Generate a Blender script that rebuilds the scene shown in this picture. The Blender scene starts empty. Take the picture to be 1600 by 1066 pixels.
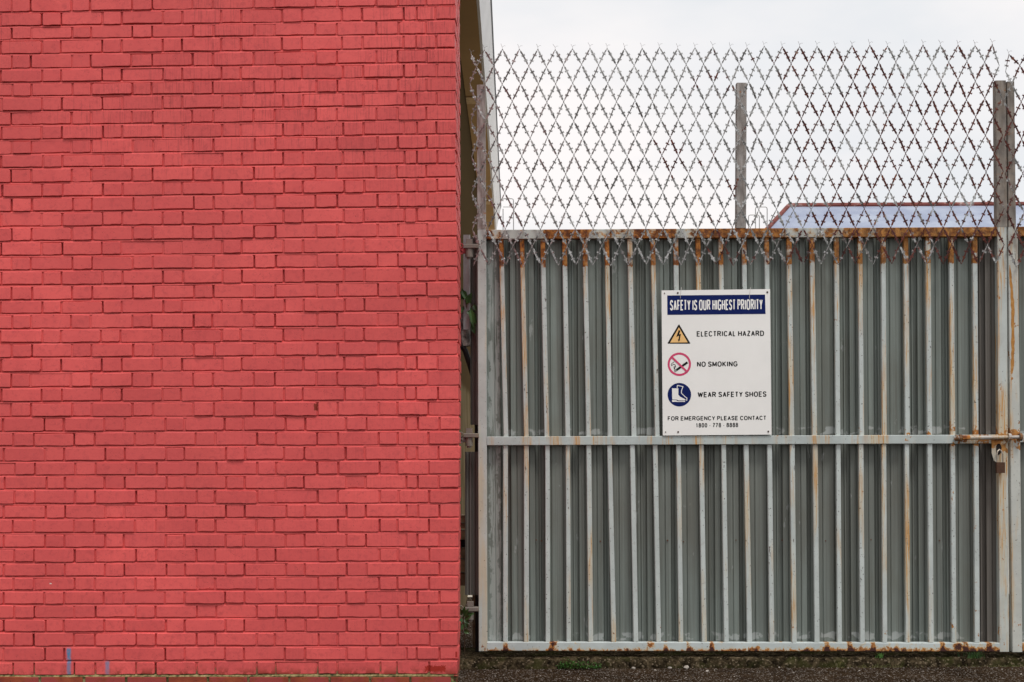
import bpy, math, random
from mathutils import Vector, Matrix, noise as mnoise
R = math.radians
rnd = random.Random(7)
sc = bpy.context.scene
COL = sc.collection

# ------------------------------------------------------------------ camera
CAM_D, CAM_Z, FOC = 7.7, 1.32, 50.2
F = 1600 * FOC / 36.0
HOR = 690.0
ROLL = R(0.32)
cam_d = bpy.data.cameras.new('camera')
cam = bpy.data.objects.new('camera', cam_d); COL.objects.link(cam)
cam_d.lens = FOC; cam_d.sensor_width = 36; cam_d.sensor_fit = 'HORIZONTAL'
cam_d.shift_y = (HOR - 533) / 1600.0
cam_d.clip_start = 0.1; cam_d.clip_end = 3000
cam.location = (0, -CAM_D, CAM_Z)
cam.rotation_euler = (Matrix.Rotation(R(90), 3, 'X') @ Matrix.Rotation(-ROLL, 3, 'Z')).to_euler()
sc.camera = cam

# ------------------------------------------------------------------ world, sun, exposure
sc.view_settings.view_transform = 'Standard'
sc.view_settings.look = 'None'
sc.view_settings.exposure = 0.36
sc.view_settings.gamma = 1
sc.view_settings.use_curve_mapping = False
SUN_EL, SUN_AZ = 64, 26            # degrees; azimuth to the right of straight behind the camera
world = bpy.data.worlds.new('World'); sc.world = world; world.use_nodes = True
wn, wl = world.node_tree.nodes, world.node_tree.links
wn.clear()
wo = wn.new('ShaderNodeOutputWorld'); bg = wn.new('ShaderNodeBackground'); bg.inputs[1].default_value = 0.1
sky = wn.new('ShaderNodeTexSky'); sky.sky_type = 'NISHITA'; sky.sun_disc = False
sky.sun_elevation = R(SUN_EL); sky.sun_rotation = R(180 - SUN_AZ)
tc = wn.new('ShaderNodeTexCoord')
mp = wn.new('ShaderNodeMapping'); mp.inputs['Scale'].default_value = (1, 1, 2.4)
nz = wn.new('ShaderNodeTexNoise'); nz.inputs['Scale'].default_value = 3.2; nz.inputs['Detail'].default_value = 5; nz.inputs['Roughness'].default_value = 0.5
rp = wn.new('ShaderNodeValToRGB')
rp.color_ramp.elements[0].position = 0.40; rp.color_ramp.elements[0].color = (6.6, 6.72, 6.92, 1)
rp.color_ramp.elements[1].position = 0.60; rp.color_ramp.elements[1].color = (8.0, 7.65, 7.55, 1)
mx = wn.new('ShaderNodeMix'); mx.data_type = 'RGBA'; mx.inputs[0].default_value = 0.97
wl.new(tc.outputs['Generated'], mp.inputs[0]); wl.new(mp.outputs[0], nz.inputs['Vector']); wl.new(nz.outputs[0], rp.inputs[0])
wl.new(sky.outputs[0], mx.inputs[6]); wl.new(rp.outputs[0], mx.inputs[7])
wl.new(mx.outputs[2], bg.inputs[0]); wl.new(bg.outputs[0], wo.inputs[0])
sl = bpy.data.lights.new('sun', 'SUN'); sl.energy = 1.75; sl.angle = R(16); sl.color = (1.0, 0.975, 0.94)
so = bpy.data.objects.new('sun', sl); COL.objects.link(so)
so.rotation_euler = (R(90 - SUN_EL), 0, R(SUN_AZ))     # shines from behind and above the camera

# ------------------------------------------------------------------ pixel -> world helpers
WALL = (-0.0095, -0.034)           # plane y = a + k*x
GATE = (0.665, -0.022)
def plane_off(pl, d): return (pl[0] + d, pl[1])
def P(px, py, pl):
    """point of the vertical plane y = a + k*x that the photograph shows at pixel (px, py)"""
    u, v = (px - 800) / F, (HOR - py) / F
    c, s = math.cos(-ROLL), math.sin(-ROLL)
    dx, dz = u * c - v * s, u * s + v * c
    a, k = pl
    t = (a + CAM_D) / (1 - k * dx)
    return Vector((dx * t, t - CAM_D, CAM_Z + dz * t))
def lerp(a, b, t): return a + (b - a) * t
def interp(x, xs, ys):
    if x <= xs[0]: return ys[0]
    for i in range(len(xs) - 1):
        if x <= xs[i + 1]:
            return lerp(ys[i], ys[i + 1], (x - xs[i]) / (xs[i + 1] - xs[i]))
    return ys[-1]

# ------------------------------------------------------------------ object helpers
def props(o, label=None, cat=None, group=None, kind=None):
    if label: o['label'] = label
    if cat: o['category'] = cat
    if group: o['group'] = group
    if kind: o['kind'] = kind
    return o
def thing(name, label, cat, loc=(0, 0, 0), group=None):
    o = bpy.data.objects.new(name, None); COL.objects.link(o); o.location = loc
    o.empty_display_size = 0.1
    return props(o, label, cat, group)
def wloc(o):
    v = Vector((0, 0, 0))
    while o is not None:
        v += o.location; o = o.parent
    return v
class MB:
    def __init__(s): s.v = []; s.f = []; s.m = []
    def add(s, vs, fs, mi=0):
        n = len(s.v); s.v += [Vector(v) for v in vs]
        s.f += [tuple(i + n for i in f) for f in fs]; s.m += [mi] * len(fs)
    def box(s, a, b, mi=0):
        (x0, y0, z0), (x1, y1, z1) = a, b
        s.add([(x0,y0,z0),(x1,y0,z0),(x1,y1,z0),(x0,y1,z0),(x0,y0,z1),(x1,y0,z1),(x1,y1,z1),(x0,y1,z1)],
              [(0,3,2,1),(4,5,6,7),(0,1,5,4),(1,2,6,5),(2,3,7,6),(3,0,4,7)], mi)
    def prism(s, outline, y0, y1, mi=0):
        """outline (x,z) extruded along y; y0 is the front"""
        n = len(outline)
        vs = [(x, y0, z) for x, z in outline] + [(x, y1, z) for x, z in outline]
        fs = [tuple(range(n)), tuple(range(2 * n - 1, n - 1, -1))] + [((i + 1) % n, i, i + n, (i + 1) % n + n) for i in range(n)]
        s.add(vs, fs, mi)
    def tube(s, pts, r, seg=8, mi=0, caps=True):
        rings = []
        n = len(pts); pts = [Vector(p) for p in pts]
        rr = r if isinstance(r, (list, tuple)) else [r] * n
        base = len(s.v); up = None
        for i, p in enumerate(pts):
            t = (pts[min(i + 1, n - 1)] - pts[max(i - 1, 0)]).normalized()
            if up is None:
                up = Vector((0, 1, 0)) if abs(t.y) < 0.9 else Vector((1, 0, 0))
            a = t.cross(up).normalized(); b = a.cross(t).normalized(); up = b
            for k in range(seg):
                an = 2 * math.pi * k / seg
                s.v.append(p + a * math.cos(an) * rr[i] + b * math.sin(an) * rr[i])
        for i in range(n - 1):
            for k in range(seg):
                a0 = base + i * seg + k; a1 = base + i * seg + (k + 1) % seg
                s.f.append((a0, a1, a1 + seg, a0 + seg)); s.m.append(mi)
        if caps:
            s.f.append(tuple(base + k for k in range(seg))[::-1]); s.m.append(mi)
            s.f.append(tuple(base + (n - 1) * seg + k for k in range(seg))); s.m.append(mi)
    def bar(s, A, B, w, d, ch=0.002, side=None, mi=0):
        """square section bar from A to B, centred; w across, d in depth, chamfered edges"""
        A, B = Vector(A), Vector(B); t = (B - A).normalized()
        a = t.cross(Vector((0, 1, 0))).normalized(); b = Vector((0, 1, 0))
        b = (b - t * b.dot(t)).normalized()
        h, g = w / 2, d / 2
        sec = [(-h, -g + ch), (-h + ch, -g), (h - ch, -g), (h, -g + ch), (h, g - ch), (h - ch, g), (-h + ch, g), (-h, g - ch)]
        vs = [A + a * x + b * y for x, y in sec] + [B + a * x + b * y for x, y in sec]
        fs = [(i, (i + 1) % 8, (i + 1) % 8 + 8, i + 8) for i in range(8)] + [tuple(range(8))[::-1], tuple(range(8, 16))]
        s.add(vs, fs, mi)
    def build(s, name, mats, parent=None, loc=None, smooth=False, kind=None, label=None, cat=None, group=None):
        base = wloc(parent) if parent is not None else Vector(loc if loc is not None else (0, 0, 0))
        me = bpy.data.meshes.new(name)
        me.from_pydata([tuple(v - base) for v in s.v], [], s.f)
        for m in (mats if isinstance(mats, (list, tuple)) else [mats]): me.materials.append(m)
        if isinstance(mats, (list, tuple)) and len(mats) > 1: me.polygons.foreach_set('material_index', s.m)
        if smooth: me.polygons.foreach_set('use_smooth', [True] * len(me.polygons))
        import bmesh as _b
        bm = _b.new(); bm.from_mesh(me); _b.ops.recalc_face_normals(bm, faces=bm.faces); bm.to_mesh(me); bm.free()
        o = bpy.data.objects.new(name, me); COL.objects.link(o)
        if parent is not None: o.parent = parent
        else: o.location = base
        return props(o, label, cat, group, kind)

# ------------------------------------------------------------------ material helpers
class N:
    def __init__(s, name):
        s.mat = bpy.data.materials.new(name); s.mat.use_nodes = True
        s.t = s.mat.node_tree; s.n = s.t.nodes; s.l = s.t.links
        s.n.clear()
        s.out = s.n.new('ShaderNodeOutputMaterial'); s.b = s.n.new('ShaderNodeBsdfPrincipled')
        s.l.new(s.b.outputs[0], s.out.inputs[0])
        s.geo = s.n.new('ShaderNodeNewGeometry'); s.pos = s.geo.outputs['Position']
    def _s(s, inp, v):
        if isinstance(v, bpy.types.NodeSocket): s.l.new(v, inp)
        elif isinstance(v, (tuple, list)) and len(v) == 3 and inp.type == 'RGBA': inp.default_value = (*v, 1)
        else: inp.default_value = v
    def map(s, scale=(1, 1, 1), loc=(0, 0, 0), rot=(0, 0, 0)):
        m = s.n.new('ShaderNodeMapping'); s.l.new(s.pos, m.inputs[0])
        m.inputs['Scale'].default_value = scale; m.inputs['Location'].default_value = loc; m.inputs['Rotation'].default_value = rot
        return m.outputs[0]
    def noise(s, scale, detail=3, rough=0.5, vec=None, dist=0, stretch=None, loc=(0, 0, 0)):
        n = s.n.new('ShaderNodeTexNoise')
        if stretch or loc != (0, 0, 0): vec = s.map(stretch or (1, 1, 1), loc)
        s.l.new(vec if vec is not None else s.pos, n.inputs['Vector'])
        n.inputs['Scale'].default_value = scale; n.inputs['Detail'].default_value = detail
        n.inputs['Roughness'].default_value = rough; n.inputs['Distortion'].default_value = dist
        return n.outputs[0]
    def vor(s, scale, feature='F1', vec=None, out='Distance'):
        n = s.n.new('ShaderNodeTexVoronoi'); n.feature = feature
        s.l.new(vec if vec is not None else s.pos, n.inputs['Vector']); n.inputs['Scale'].default_value = scale
        return n.outputs[out]
    def rng(s, v, a, b, c=0.0, d=1.0, smooth=True):
        n = s.n.new('ShaderNodeMapRange'); n.interpolation_type = 'SMOOTHSTEP' if smooth else 'LINEAR'
        s._s(n.inputs[0], v)
        for i, x in zip((1, 2, 3, 4), (a, b, c, d)): s._s(n.inputs[i], x)
        return n.outputs[0]
    def math(s, op, a, b=0.0, clamp=False):
        n = s.n.new('ShaderNodeMath'); n.operation = op; n.use_clamp = clamp
        s._s(n.inputs[0], a); s._s(n.inputs[1], b); return n.outputs[0]
    def mul(s, *a):
        r = a[0]
        for b in a[1:]: r = s.math('MULTIPLY', r, b)
        return r
    def add(s, *a):
        r = a[0]
        for b in a[1:]: r = s.math('ADD', r, b)
        return r
    def mix(s, f, a, b, mode='MIX'):
        n = s.n.new('ShaderNodeMix'); n.data_type = 'RGBA'; n.blend_type = mode; n.clamp_factor = True
        s._s(n.inputs[0], f); s._s(n.inputs[6], a); s._s(n.inputs[7], b); return n.outputs[2]
    def ramp(s, v, *stops):
        n = s.n.new('ShaderNodeValToRGB'); s.l.new(v, n.inputs[0]); e = n.color_ramp.elements
        while len(e) < len(stops): e.new(0.5)
        for el, (p, c) in zip(e, stops): el.position = p; el.color = (*c, 1)
        return n.outputs[0]
    def xyz(s):
        n = s.n.new('ShaderNodeSeparateXYZ'); s.l.new(s.pos, n.inputs[0]); return n.outputs
    def band(s, v, c, half, soft):
        """1 inside |v-c|<half with soft edges"""
        d = s.math('ABSOLUTE', s.math('SUBTRACT', v, c)); return s.rng(d, half - soft, half + soft, 1, 0)
    def bump(s, h, strength=0.3, dist=0.002, prev=None):
        n = s.n.new('ShaderNodeBump'); s._s(n.inputs['Height'], h)
        n.inputs['Strength'].default_value = strength; n.inputs['Distance'].default_value = dist
        if prev is not None: s.l.new(prev, n.inputs['Normal'])
        return n.outputs[0]
    def done(s, col, rough=0.5, metal=0.0, normal=None, spec=0.4):
        s._s(s.b.inputs['Base Color'], col); s._s(s.b.inputs['Roughness'], rough); s._s(s.b.inputs['Metallic'], metal)
        s.b.inputs['Specular IOR Level'].default_value = spec
        if normal is not None: s.l.new(normal, s.b.inputs['Normal'])
        return s.mat
def plain(name, col, rough=0.5, metal=0.0, var=0.12, scale=30, spec=0.4):
    m = N(name); n = m.noise(scale, 4, 0.6)
    c = m.mix(m.rng(n, 0.3, 0.7), tuple(x * (1 - var) for x in col), tuple(min(1, x * (1 + var)) for x in col))
    return m.done(c, rough, metal, m.bump(n, 0.15, 0.001), spec)

# ---- red wall paint (bricks and mortar share it)
PINK = (0.76, 0.114, 0.106)
def wall_paint(name, tone=1.0, mortar=False):
    m = N(name); x, y, z = m.xyz()
    big = m.noise(1.3, 3, 0.5); mid = m.noise(9, 4, 0.6)
    c = m.mix(m.rng(big, 0.3, 0.7), tuple(v * 0.86 * tone for v in PINK), tuple(v * 1.07 * tone for v in PINK))
    c = m.mix(m.rng(mid, 0.35, 0.75, 0, 0.5), c, (0.62 * tone, 0.084 * tone, 0.086 * tone))
    oi = m.n.new('ShaderNodeObjectInfo')
    if not mortar:
        at = m.n.new('ShaderNodeAttribute'); at.attribute_name = 'tone'
        c = m.mix(m.math('MULTIPLY', m.math('FRACT', m.add(oi.outputs['Random'], at.outputs['Fac'])), 0.42), c, (0.55 * tone, 0.076 * tone, 0.078 * tone))
        # a worn, paler or darker middle of each painted brick
        blot = m.noise(38, 5, 0.65, dist=0.6)
        c = m.mix(m.rng(blot, 0.48, 0.70, 0, 0.50), c, (0.46, 0.064, 0.068))
        c = m.mix(m.rng(m.noise(120, 3, 0.6), 0.55, 0.75, 0, 0.25), c, (0.80, 0.15, 0.145))
    # grimy runs where rain has come down
    drip = m.noise(1, 4, 0.6, stretch=(120, 120, 7)); where = m.noise(1.1, 2, 0.5, loc=(4.2, 0, 1.7))
    hi = m.rng(z, 2.2, 3.4, 0.25, 1.0)
    c = m.mix(m.mul(m.rng(drip, 0.50, 0.66), m.rng(m.add(where, m.rng(x, -2.6, -0.6, -0.08, 0.10)), 0.42, 0.60), hi, 0.42), c, (0.22, 0.032, 0.036))
    # specks, chips
    sp = m.noise(210, 2, 0.5); area = m.noise(14, 3, 0.6, loc=(3, 1, 0))
    c = m.mix(m.mul(m.rng(sp, 0.675, 0.71), m.rng(area, 0.48, 0.60), 0.85), c, (0.045, 0.012, 0.010))
    # base of the wall: paint thin and dirty, raw brick showing towards the right
    low = m.rng(z, 0.05, 0.115, 1, 0); raw = m.noise(13, 5, 0.65, loc=(0, 0, 5))
    c = m.mix(m.mul(low, m.rng(m.add(raw, m.rng(x, -2.6, -0.4, -0.02, 0.10)), 0.54, 0.60)), c, (0.24, 0.030, 0.014))
    c = m.mix(m.mul(m.rng(z, 0.0, 0.20, 1, 0), m.rng(m.noise(24, 4, 0.7), 0.45, 0.7), 0.55), c, (0.20, 0.045, 0.030))
    if mortar:
        c = m.mix(m.mul(m.rng(z, 0.06, 0.15, 1, 0), m.rng(m.noise(30, 3, 0.7), 0.42, 0.55)), c, (0.16, 0.13, 0.06))
    # two blue spray marks low on the left
    for (px, y0, y1, hw, st) in ((107.5, 1013, 1064, 3.6, 0.95), (167.5, 1033, 1060, 3.8, 0.7)):
        a = P(px, y0, WALL); b = P(px, y1, WALL); w = hw * 0.0030
        wob = m.math('MULTIPLY', m.math('SUBTRACT', m.noise(60, 2), 0.5), 0.008)
        mk = m.mul(m.band(m.add(x, wob), a.x, w, 0.006), m.band(z, (a.z + b.z) / 2, (a.z - b.z) / 2, 0.008), st,
                   m.rng(m.noise(70, 3, 0.6), 0.25, 0.55, 0.45, 1), m.rng(z, b.z, a.z, 0.6, 1))
        c = m.mix(mk, c, (0.050, 0.235, 0.40))
    for (px, py, wx, wz, cc) in ((79, 912, 1.6, .9, (.75, .62, .55)), (493.5, 636, 2.6, 5.5, (.22, .025, .012)), (680, 1045, 16, 4.5, (.33, .022, .012)), (713, 1023, 1.6, 4.5, (.33, .02, .015))):
        a = P(px, py, WALL); wo_ = m.math('MULTIPLY', m.math('SUBTRACT', m.noise(150, 3), 0.5), (0.035 if wx > 9 else 0.012) if wx > 2 else 0.003)
        c = m.mix(m.mul(m.band(m.add(x, wo_), a.x, wx * .00345, .0015), m.band(m.add(z, wo_), a.z, wz * .00345, .0015)), c, cc)
    fine = m.noise(300, 3, 0.6); lum = m.noise(45, 4, 0.6)
    nrm = m.bump(lum, 0.45, 0.0022); nrm = m.bump(fine, 0.28, 0.0008, nrm)
    return m.done(c, m.rng(mid, 0.2, 0.8, 0.50, 0.68), 0, nrm, 0.28)
M_BRICK = wall_paint('red_wall_paint')
M_MORTAR = wall_paint('red_mortar_paint', 0.92, True)
def raw_brick():
    m = N('bare_red_brick'); n = m.noise(20, 5, 0.65); x, y, z = m.xyz()
    c = m.ramp(n, (0.3, (0.20, 0.030, 0.018)), (0.5, (0.27, 0.048, 0.020)), (0.7, (0.33, 0.075, 0.028)))
    c = m.mix(m.rng(m.noise(7, 4, 0.6), 0.48, 0.58, 0, 0.85), c, (0.33, 0.048, 0.045))
    c = m.mix(m.rng(m.noise(90, 3, 0.6), 0.6, 0.7, 0, 0.6), c, (0.06, 0.035, 0.015))
    return m.done(c, 0.85, 0, m.bump(m.noise(150, 4, 0.7), 0.5, 0.002))
M_RAW = raw_brick()
def moss_mortar():
    m = N('mossy_mortar'); n = m.noise(35, 5, 0.7)
    c = m.ramp(n, (0.32, (0.015, 0.016, 0.006)), (0.45, (0.10, 0.09, 0.03)), (0.56, (0.26, 0.21, 0.09)), (0.7, (0.34, 0.28, 0.15)))
    return m.done(c, 0.95, 0, m.bump(m.noise(120, 4, 0.7), 0.8, 0.004))
M_MOSS = moss_mortar()

# ---- painted steel with rust
def rust_col(m):
    n = m.noise(26, 6, 0.7, dist=0.4)
    return m.ramp(n, (0.28, (0.045, 0.014, 0.010)), (0.44, (0.17, 0.050, 0.014)), (0.56, (0.42, 0.155, 0.030)), (0.72, (0.52, 0.27, 0.09)))
Z_CUT = P(1200, 414, GATE).z; Z_TOP = P(1200, 358, GATE).z; Z_MID = P(1200, 688, GATE).z; Z_BOT = P(1200, 1010, GATE).z
def steel(name, base=(0.50, 0.545, 0.525), mode='bar', dull=0.0):
    m = N(name); x, y, z = m.xyz()
    c = m.mix(m.rng(m.noise(6, 4, 0.6), 0.35, 0.68), tuple(v * 0.90 for v in base), tuple(v * 1.06 for v in base))
    if mode in ('bar', 'post', 'mid'):
        # cream and blue-grey fading down the bars
        st = m.noise(1, 4, 0.6, stretch=(9, 9, 1.1)); fi = m.noise(1, 4, 0.7, stretch=(160, 160, 5))
        c = m.mix(m.rng(st, 0.47, 0.64, 0, 0.62), c, (0.55, 0.47, 0.31))
        c = m.mix(m.mul(m.rng(m.add(st, m.rng(z, Z_BOT, Z_TOP, -0.03, 0.05)), 0.47, 0.62), m.rng(fi, 0.46, 0.60), m.rng(x, 0.3, 2.3, 0.12, 1) if mode == 'post' else 0.95), c, (0.50, 0.25, 0.07))
        c = m.mix(m.rng(m.noise(30, 5, 0.6, loc=(2, 2, 2)), 0.58, 0.72, 0, 0.45), c, (0.36, 0.35, 0.33))
    rc = m.mix(m.rng(x, 0.5, 2.6, 0, 0.45), rust_col(m), m.mix(m.rng(m.noise(22, 5, 0.7), 0.4, 0.6), (0.30, 0.12, 0.03), (0.55, 0.30, 0.09)))
    rn = m.noise(14, 6, 0.65, dist=0.3, loc=(1, 0, 3)); rs = m.noise(70, 4, 0.6)
    if mode == 'top':
        lf = m.noise(4.2, 2, 0.5, stretch=(1, 1, 0.2))
        amt = m.add(m.rng(lf, 0.38, 0.54, -0.07, 0.22), rn, m.rng(x, -0.3, 1.2, -0.05, 0.045), m.mul(m.math('SUBTRACT', rs, 0.5), 0.3))
        k = m.rng(amt, 0.50, 0.58); rc = m.mix(m.rng(m.noise(24, 6, 0.75, dist=0.5, loc=(5, 5, 0)), 0.50, 0.58, 0, 0.75), rc, (0.085, 0.028, 0.014))
        rc = m.mix(m.rng(m.noise(17, 5, 0.7, loc=(0, 9, 0)), 0.60, 0.66, 0, 0.7), rc, (0.52, 0.42, 0.30))
        c = m.mix(0.35, c, (0.46, 0.42, 0.36)); c = m.mix(m.rng(amt, 0.42, 0.52, 0, 0.5), c, (0.50, 0.33, 0.15))
    elif mode == 'bottom':
        edge = m.rng(z, Z_BOT - 0.035, Z_BOT + 0.016, 0.29, -0.06)
        joint = m.rng(m.vor(1.0, vec=m.map((7.5, 0, 9), (0.3, 0, 0.25))), 0.06, 0.30, 0.26, -0.04)
        amt = m.add(m.noise(34, 5, 0.7, dist=0.5), edge, m.mul(m.math('SUBTRACT', m.noise(3, 2), 0.5), 0.35), m.rng(x, 0.2, 3.0, -0.02, 0.05), m.math('MULTIPLY', joint, 1.15),
                    m.mul(m.rng(m.math('ABSOLUTE', m.math('SUBTRACT', m.math('FRACT', m.math('MULTIPLY', m.math('SUBTRACT', x, P(789.8, 990, GATE).x - 0.5 * 0.1335), 1 / 0.1335)), 0.5)), 0.05, 0.16, 0.24, 0), m.rng(m.noise(4.5, 2, 0.5, loc=(3, 0, 0)), 0.44, 0.54)))
        k = m.rng(amt, 0.585, 0.64); c = m.mix(m.rng(amt, 0.48, 0.60, 0, 0.7), c, (0.55, 0.40, 0.20))
        dk = m.rng(amt, 0.70, 0.78); rc = m.mix(dk, rc, (0.05, 0.015, 0.012))
    else:
        top = m.rng(m.add(z, m.mul(m.math('SUBTRACT', rs, 0.5), 0.05)), Z_CUT - 0.008, Z_CUT + 0.008, 0.0, 0.21)
        if mode == 'post': top = m.mul(top, 0.2)
        low = m.rng(z, Z_BOT, Z_BOT + 0.35, 0.07, 0)
        md = m.rng(m.math('ABSOLUTE', m.math('SUBTRACT', z, Z_MID)), 0.03, 0.09, 0.085, 0)
        rt = m.rng(x, 0.6, 3.0, 0.0, 0.055)
        hot = m.math('MULTIPLY', m.rng(m.math('ABSOLUTE', m.math('SUBTRACT', z, Z_MID)), 0.03, 0.20, 0.06 if mode == 'mid' else 0.15, 0), m.rng(x, 2.2, 2.75, 0, 1))
        amt = m.add(hot, rn, top, low, md, rt, m.mul(m.math('SUBTRACT', rs, 0.5), 0.36))
        k = m.rng(amt, 0.715, 0.755) if mode != 'mid' else m.rng(amt, 0.76, 0.79)
        if mode == 'bar': k = m.math('MAXIMUM', m.mul(m.rng(top, 0.05, 0.15), m.rng(m.noise(9, 4, 0.6), 0.36, 0.52)), k)
    c = m.mix(k, c, rc)
    if mode in ('bar', 'post', 'mid'):
        lc = m.rng(m.noise(1, 4, 0.65, stretch=(75, 75, 16), loc=(3, 3, 3)), 0.66, 0.68)
        c = m.mix(m.mul(lc, m.rng(m.noise(3, 2, 0.5, loc=(0, 8, 0)), 0.50, 0.58), 0.9), c, (0.055, 0.020, 0.012))
    # pin-prick chips
    ch = m.rng(m.noise(95, 2, 0.5, loc=(7, 0, 1)), *((0.685, 0.705) if mode == 'bar' else (0.71, 0.73)))
    c = m.mix(m.mul(ch, 0.9), c, (0.03, 0.014, 0.010))
    if dull: c = m.mix(dull, c, (0.06, 0.045, 0.035))
    nrm = m.bump(m.add(m.mul(k, 0.3), m.mul(rs, 0.5)), 0.5, 0.0015)
    return m.done(c, m.rng(k, 0, 1, 0.48, 0.85), 0, nrm, 0.4)
M_BAR = steel('weathered_grey_paint'); M_TOPR = steel('rusted_top_rail', mode='top'); M_BOTR = steel('rust_edged_bottom_rail', (0.49, 0.54, 0.53), 'bottom')
M_MIDR = steel('grey_mid_rail_paint', (0.45, 0.50, 0.485), 'mid'); M_POST = steel('grey_post_paint', (0.49, 0.525, 0.50), 'post')
def upright_mat():
    m = N('dull_galvanised_upright'); st = m.noise(1, 5, 0.65, stretch=(60, 60, 6)); x, y, z = m.xyz()
    c = m.mix(m.rng(st, 0.35, 0.68), (0.27, 0.24, 0.22), (0.43, 0.40, 0.38))
    c = m.mix(m.rng(x, 1.0, 2.6, 0, 0.62), c, m.mix(m.rng(m.noise(12, 4, 0.6), 0.4, 0.6), (0.15, 0.125, 0.10), (0.25, 0.20, 0.15)))
    c = m.mix(m.rng(m.noise(16, 6, 0.7), 0.60, 0.68), c, rust_col(m))
    c = m.mix(m.rng(z, Z_TOP - 0.09, Z_TOP + 0.05, 0.75, 0), c, (0.58, 0.59, 0.55))
    return m.done(c, 0.7, 0.15, m.bump(st, 0.3, 0.001))
M_UPR = upright_mat()

def sheet_mat(name, base, dark=False):
    m = N(name); x, y, z = m.xyz()
    s1 = m.noise(1, 5, 0.7, stretch=(140, 140, 0.7)); s2 = m.noise(1, 4, 0.6, stretch=(22, 22, 0.5)); s3 = m.noise(1, 6, 0.75, stretch=(260, 260, 2.4))
    c = m.mix(m.rng(s2, 0.36, 0.64), tuple(v * 0.80 for v in base), tuple(v * 1.12 for v in base))
    c = m.mix(m.rng(s1, 0.45, 0.66, 0, 0.5), c, (0.090, 0.088, 0.072))
    c = m.mix(m.rng(s3, 0.56, 0.70, 0, 0.35), c, (0.33, 0.335, 0.315))
    c = m.mix(m.rng(m.noise(3, 4, 0.6, stretch=(1, 1, 0.5)), 0.45, 0.66, 0, 0.30), c, (0.13, 0.12, 0.09))
    mid = m.rng(m.math('ABSOLUTE', m.math('SUBTRACT', z, Z_MID - 0.35)), 0.1, 0.6, 0.35, 0)
    c = m.mix(mid, c, (0.13, 0.118, 0.10))
    if not dark:
        # brush smears of paler paint: along the left edge and in dabs above the rails
        xl = P(772, 600, GATE).x
        wv = m.mul(m.math('SUBTRACT', m.noise(7, 5, 0.7, stretch=(1, 1, 1.0)), 0.5), 0.14)
        sm = m.mul(m.band(m.add(x, wv), xl, 0.030, 0.006), m.rng(m.noise(1, 5, 0.7, stretch=(50, 50, 3.5)), 0.40, 0.50))
        c = m.mix(m.mul(sm, 0.65), c, (0.42, 0.45, 0.43))
        for zz in (Z_BOT + 0.055, Z_MID + 0.055):
            db = m.mul(m.band(m.add(z, m.mul(m.math('SUBTRACT', m.noise(20, 3), 0.5), 0.05)), zz, 0.020, 0.005), m.rng(m.noise(13, 3, 0.5, loc=(0, 0, zz)), 0.50, 0.55))
            c = m.mix(m.mul(db, 0.7), c, (0.40, 0.42, 0.41))
        c = m.mix(m.rng(m.noise(1, 4, 0.7, stretch=(14, 14, 5), loc=(9, 2, 0)), 0.66, 0.71, 0, 0.6), c, (0.36, 0.38, 0.365))
        xr = P(1545, 800, GATE).x
        c = m.mix(m.mul(m.band(x, xr, 0.06, 0.015), 0.75), c, m.mix(m.rng(s1, 0.4, 0.6), (0.10, 0.075, 0.062), (0.16, 0.135, 0.12)))
    return m.done(c, 0.55, 0.1, m.bump(m.noise(4, 3, 0.5, stretch=(3, 3, 1)), 0.25, 0.012), 0.4)
M_SHEET = sheet_mat('grey_corrugated_sheet', (0.205, 0.235, 0.215))
M_SHEETD = sheet_mat('dark_corrugated_sheet', (0.15, 0.14, 0.13), True)
M_SHEETP = plain('pale_sheet', (0.42, 0.45, 0.46), 0.5, var=0.15, scale=12)

def wire_mat():
    m = N('barbed_galvanised_wire'); x, y, z = m.xyz()
    g = m.mix(m.rng(m.noise(60, 3), 0.35, 0.65), (0.16, 0.16, 0.155), (0.48, 0.48, 0.47))
    a = m.add(m.noise(3.6, 4, 0.6, loc=(2, 0, 0)), m.rng(x, 0.2, 2.6, -0.11, 0.14), m.mul(m.math('SUBTRACT', m.noise(22, 3), 0.5), 0.35), m.rng(z, 2.5, 3.0, 0.0, 0.0))
    k = m.rng(a, 0.55, 0.61)
    r = m.ramp(m.noise(40, 4, 0.6), (0.35, (0.045, 0.014, 0.014)), (0.6, (0.12, 0.030, 0.020)), (0.75, (0.30, 0.11, 0.03)))
    c = m.mix(k, g, r)
    return m.done(c, m.rng(k, 0, 1, 0.38, 0.85), m.rng(k, 0, 1, 0.55, 0.0))
M_WIRE = wire_mat()

def ground_mat():
    m = N('dark_asphalt'); v = m.vor(150, out='Color'); d = m.vor(150)
    n = m.noise(3, 5, 0.6); f = m.noise(260, 4, 0.7)
    sep = m.n.new('ShaderNodeSeparateColor'); m.l.new(v, sep.inputs[0])
    c = m.mix(m.rng(n, 0.35, 0.65), (0.022, 0.013, 0.007), (0.048, 0.030, 0.017))
    c = m.mix(m.rng(sep.outputs[0], 0.70, 0.9, 0, 0.5), c, (0.13, 0.100, 0.078))
    c = m.mix(m.rng(sep.outputs[1], 0.90, 0.97, 0, 0.9), c, (0.42, 0.38, 0.34))
    c = m.mix(m.rng(m.noise(7, 5, 0.7), 0.55, 0.7, 0, 0.7), c, (0.030, 0.022, 0.018))
    return m.done(c, 0.95, 0, m.bump(m.add(m.mul(f, 0.6), m.mul(d, 1.2)), 1.0, 0.008), 0.0)
M_GROUND = ground_mat()
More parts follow.
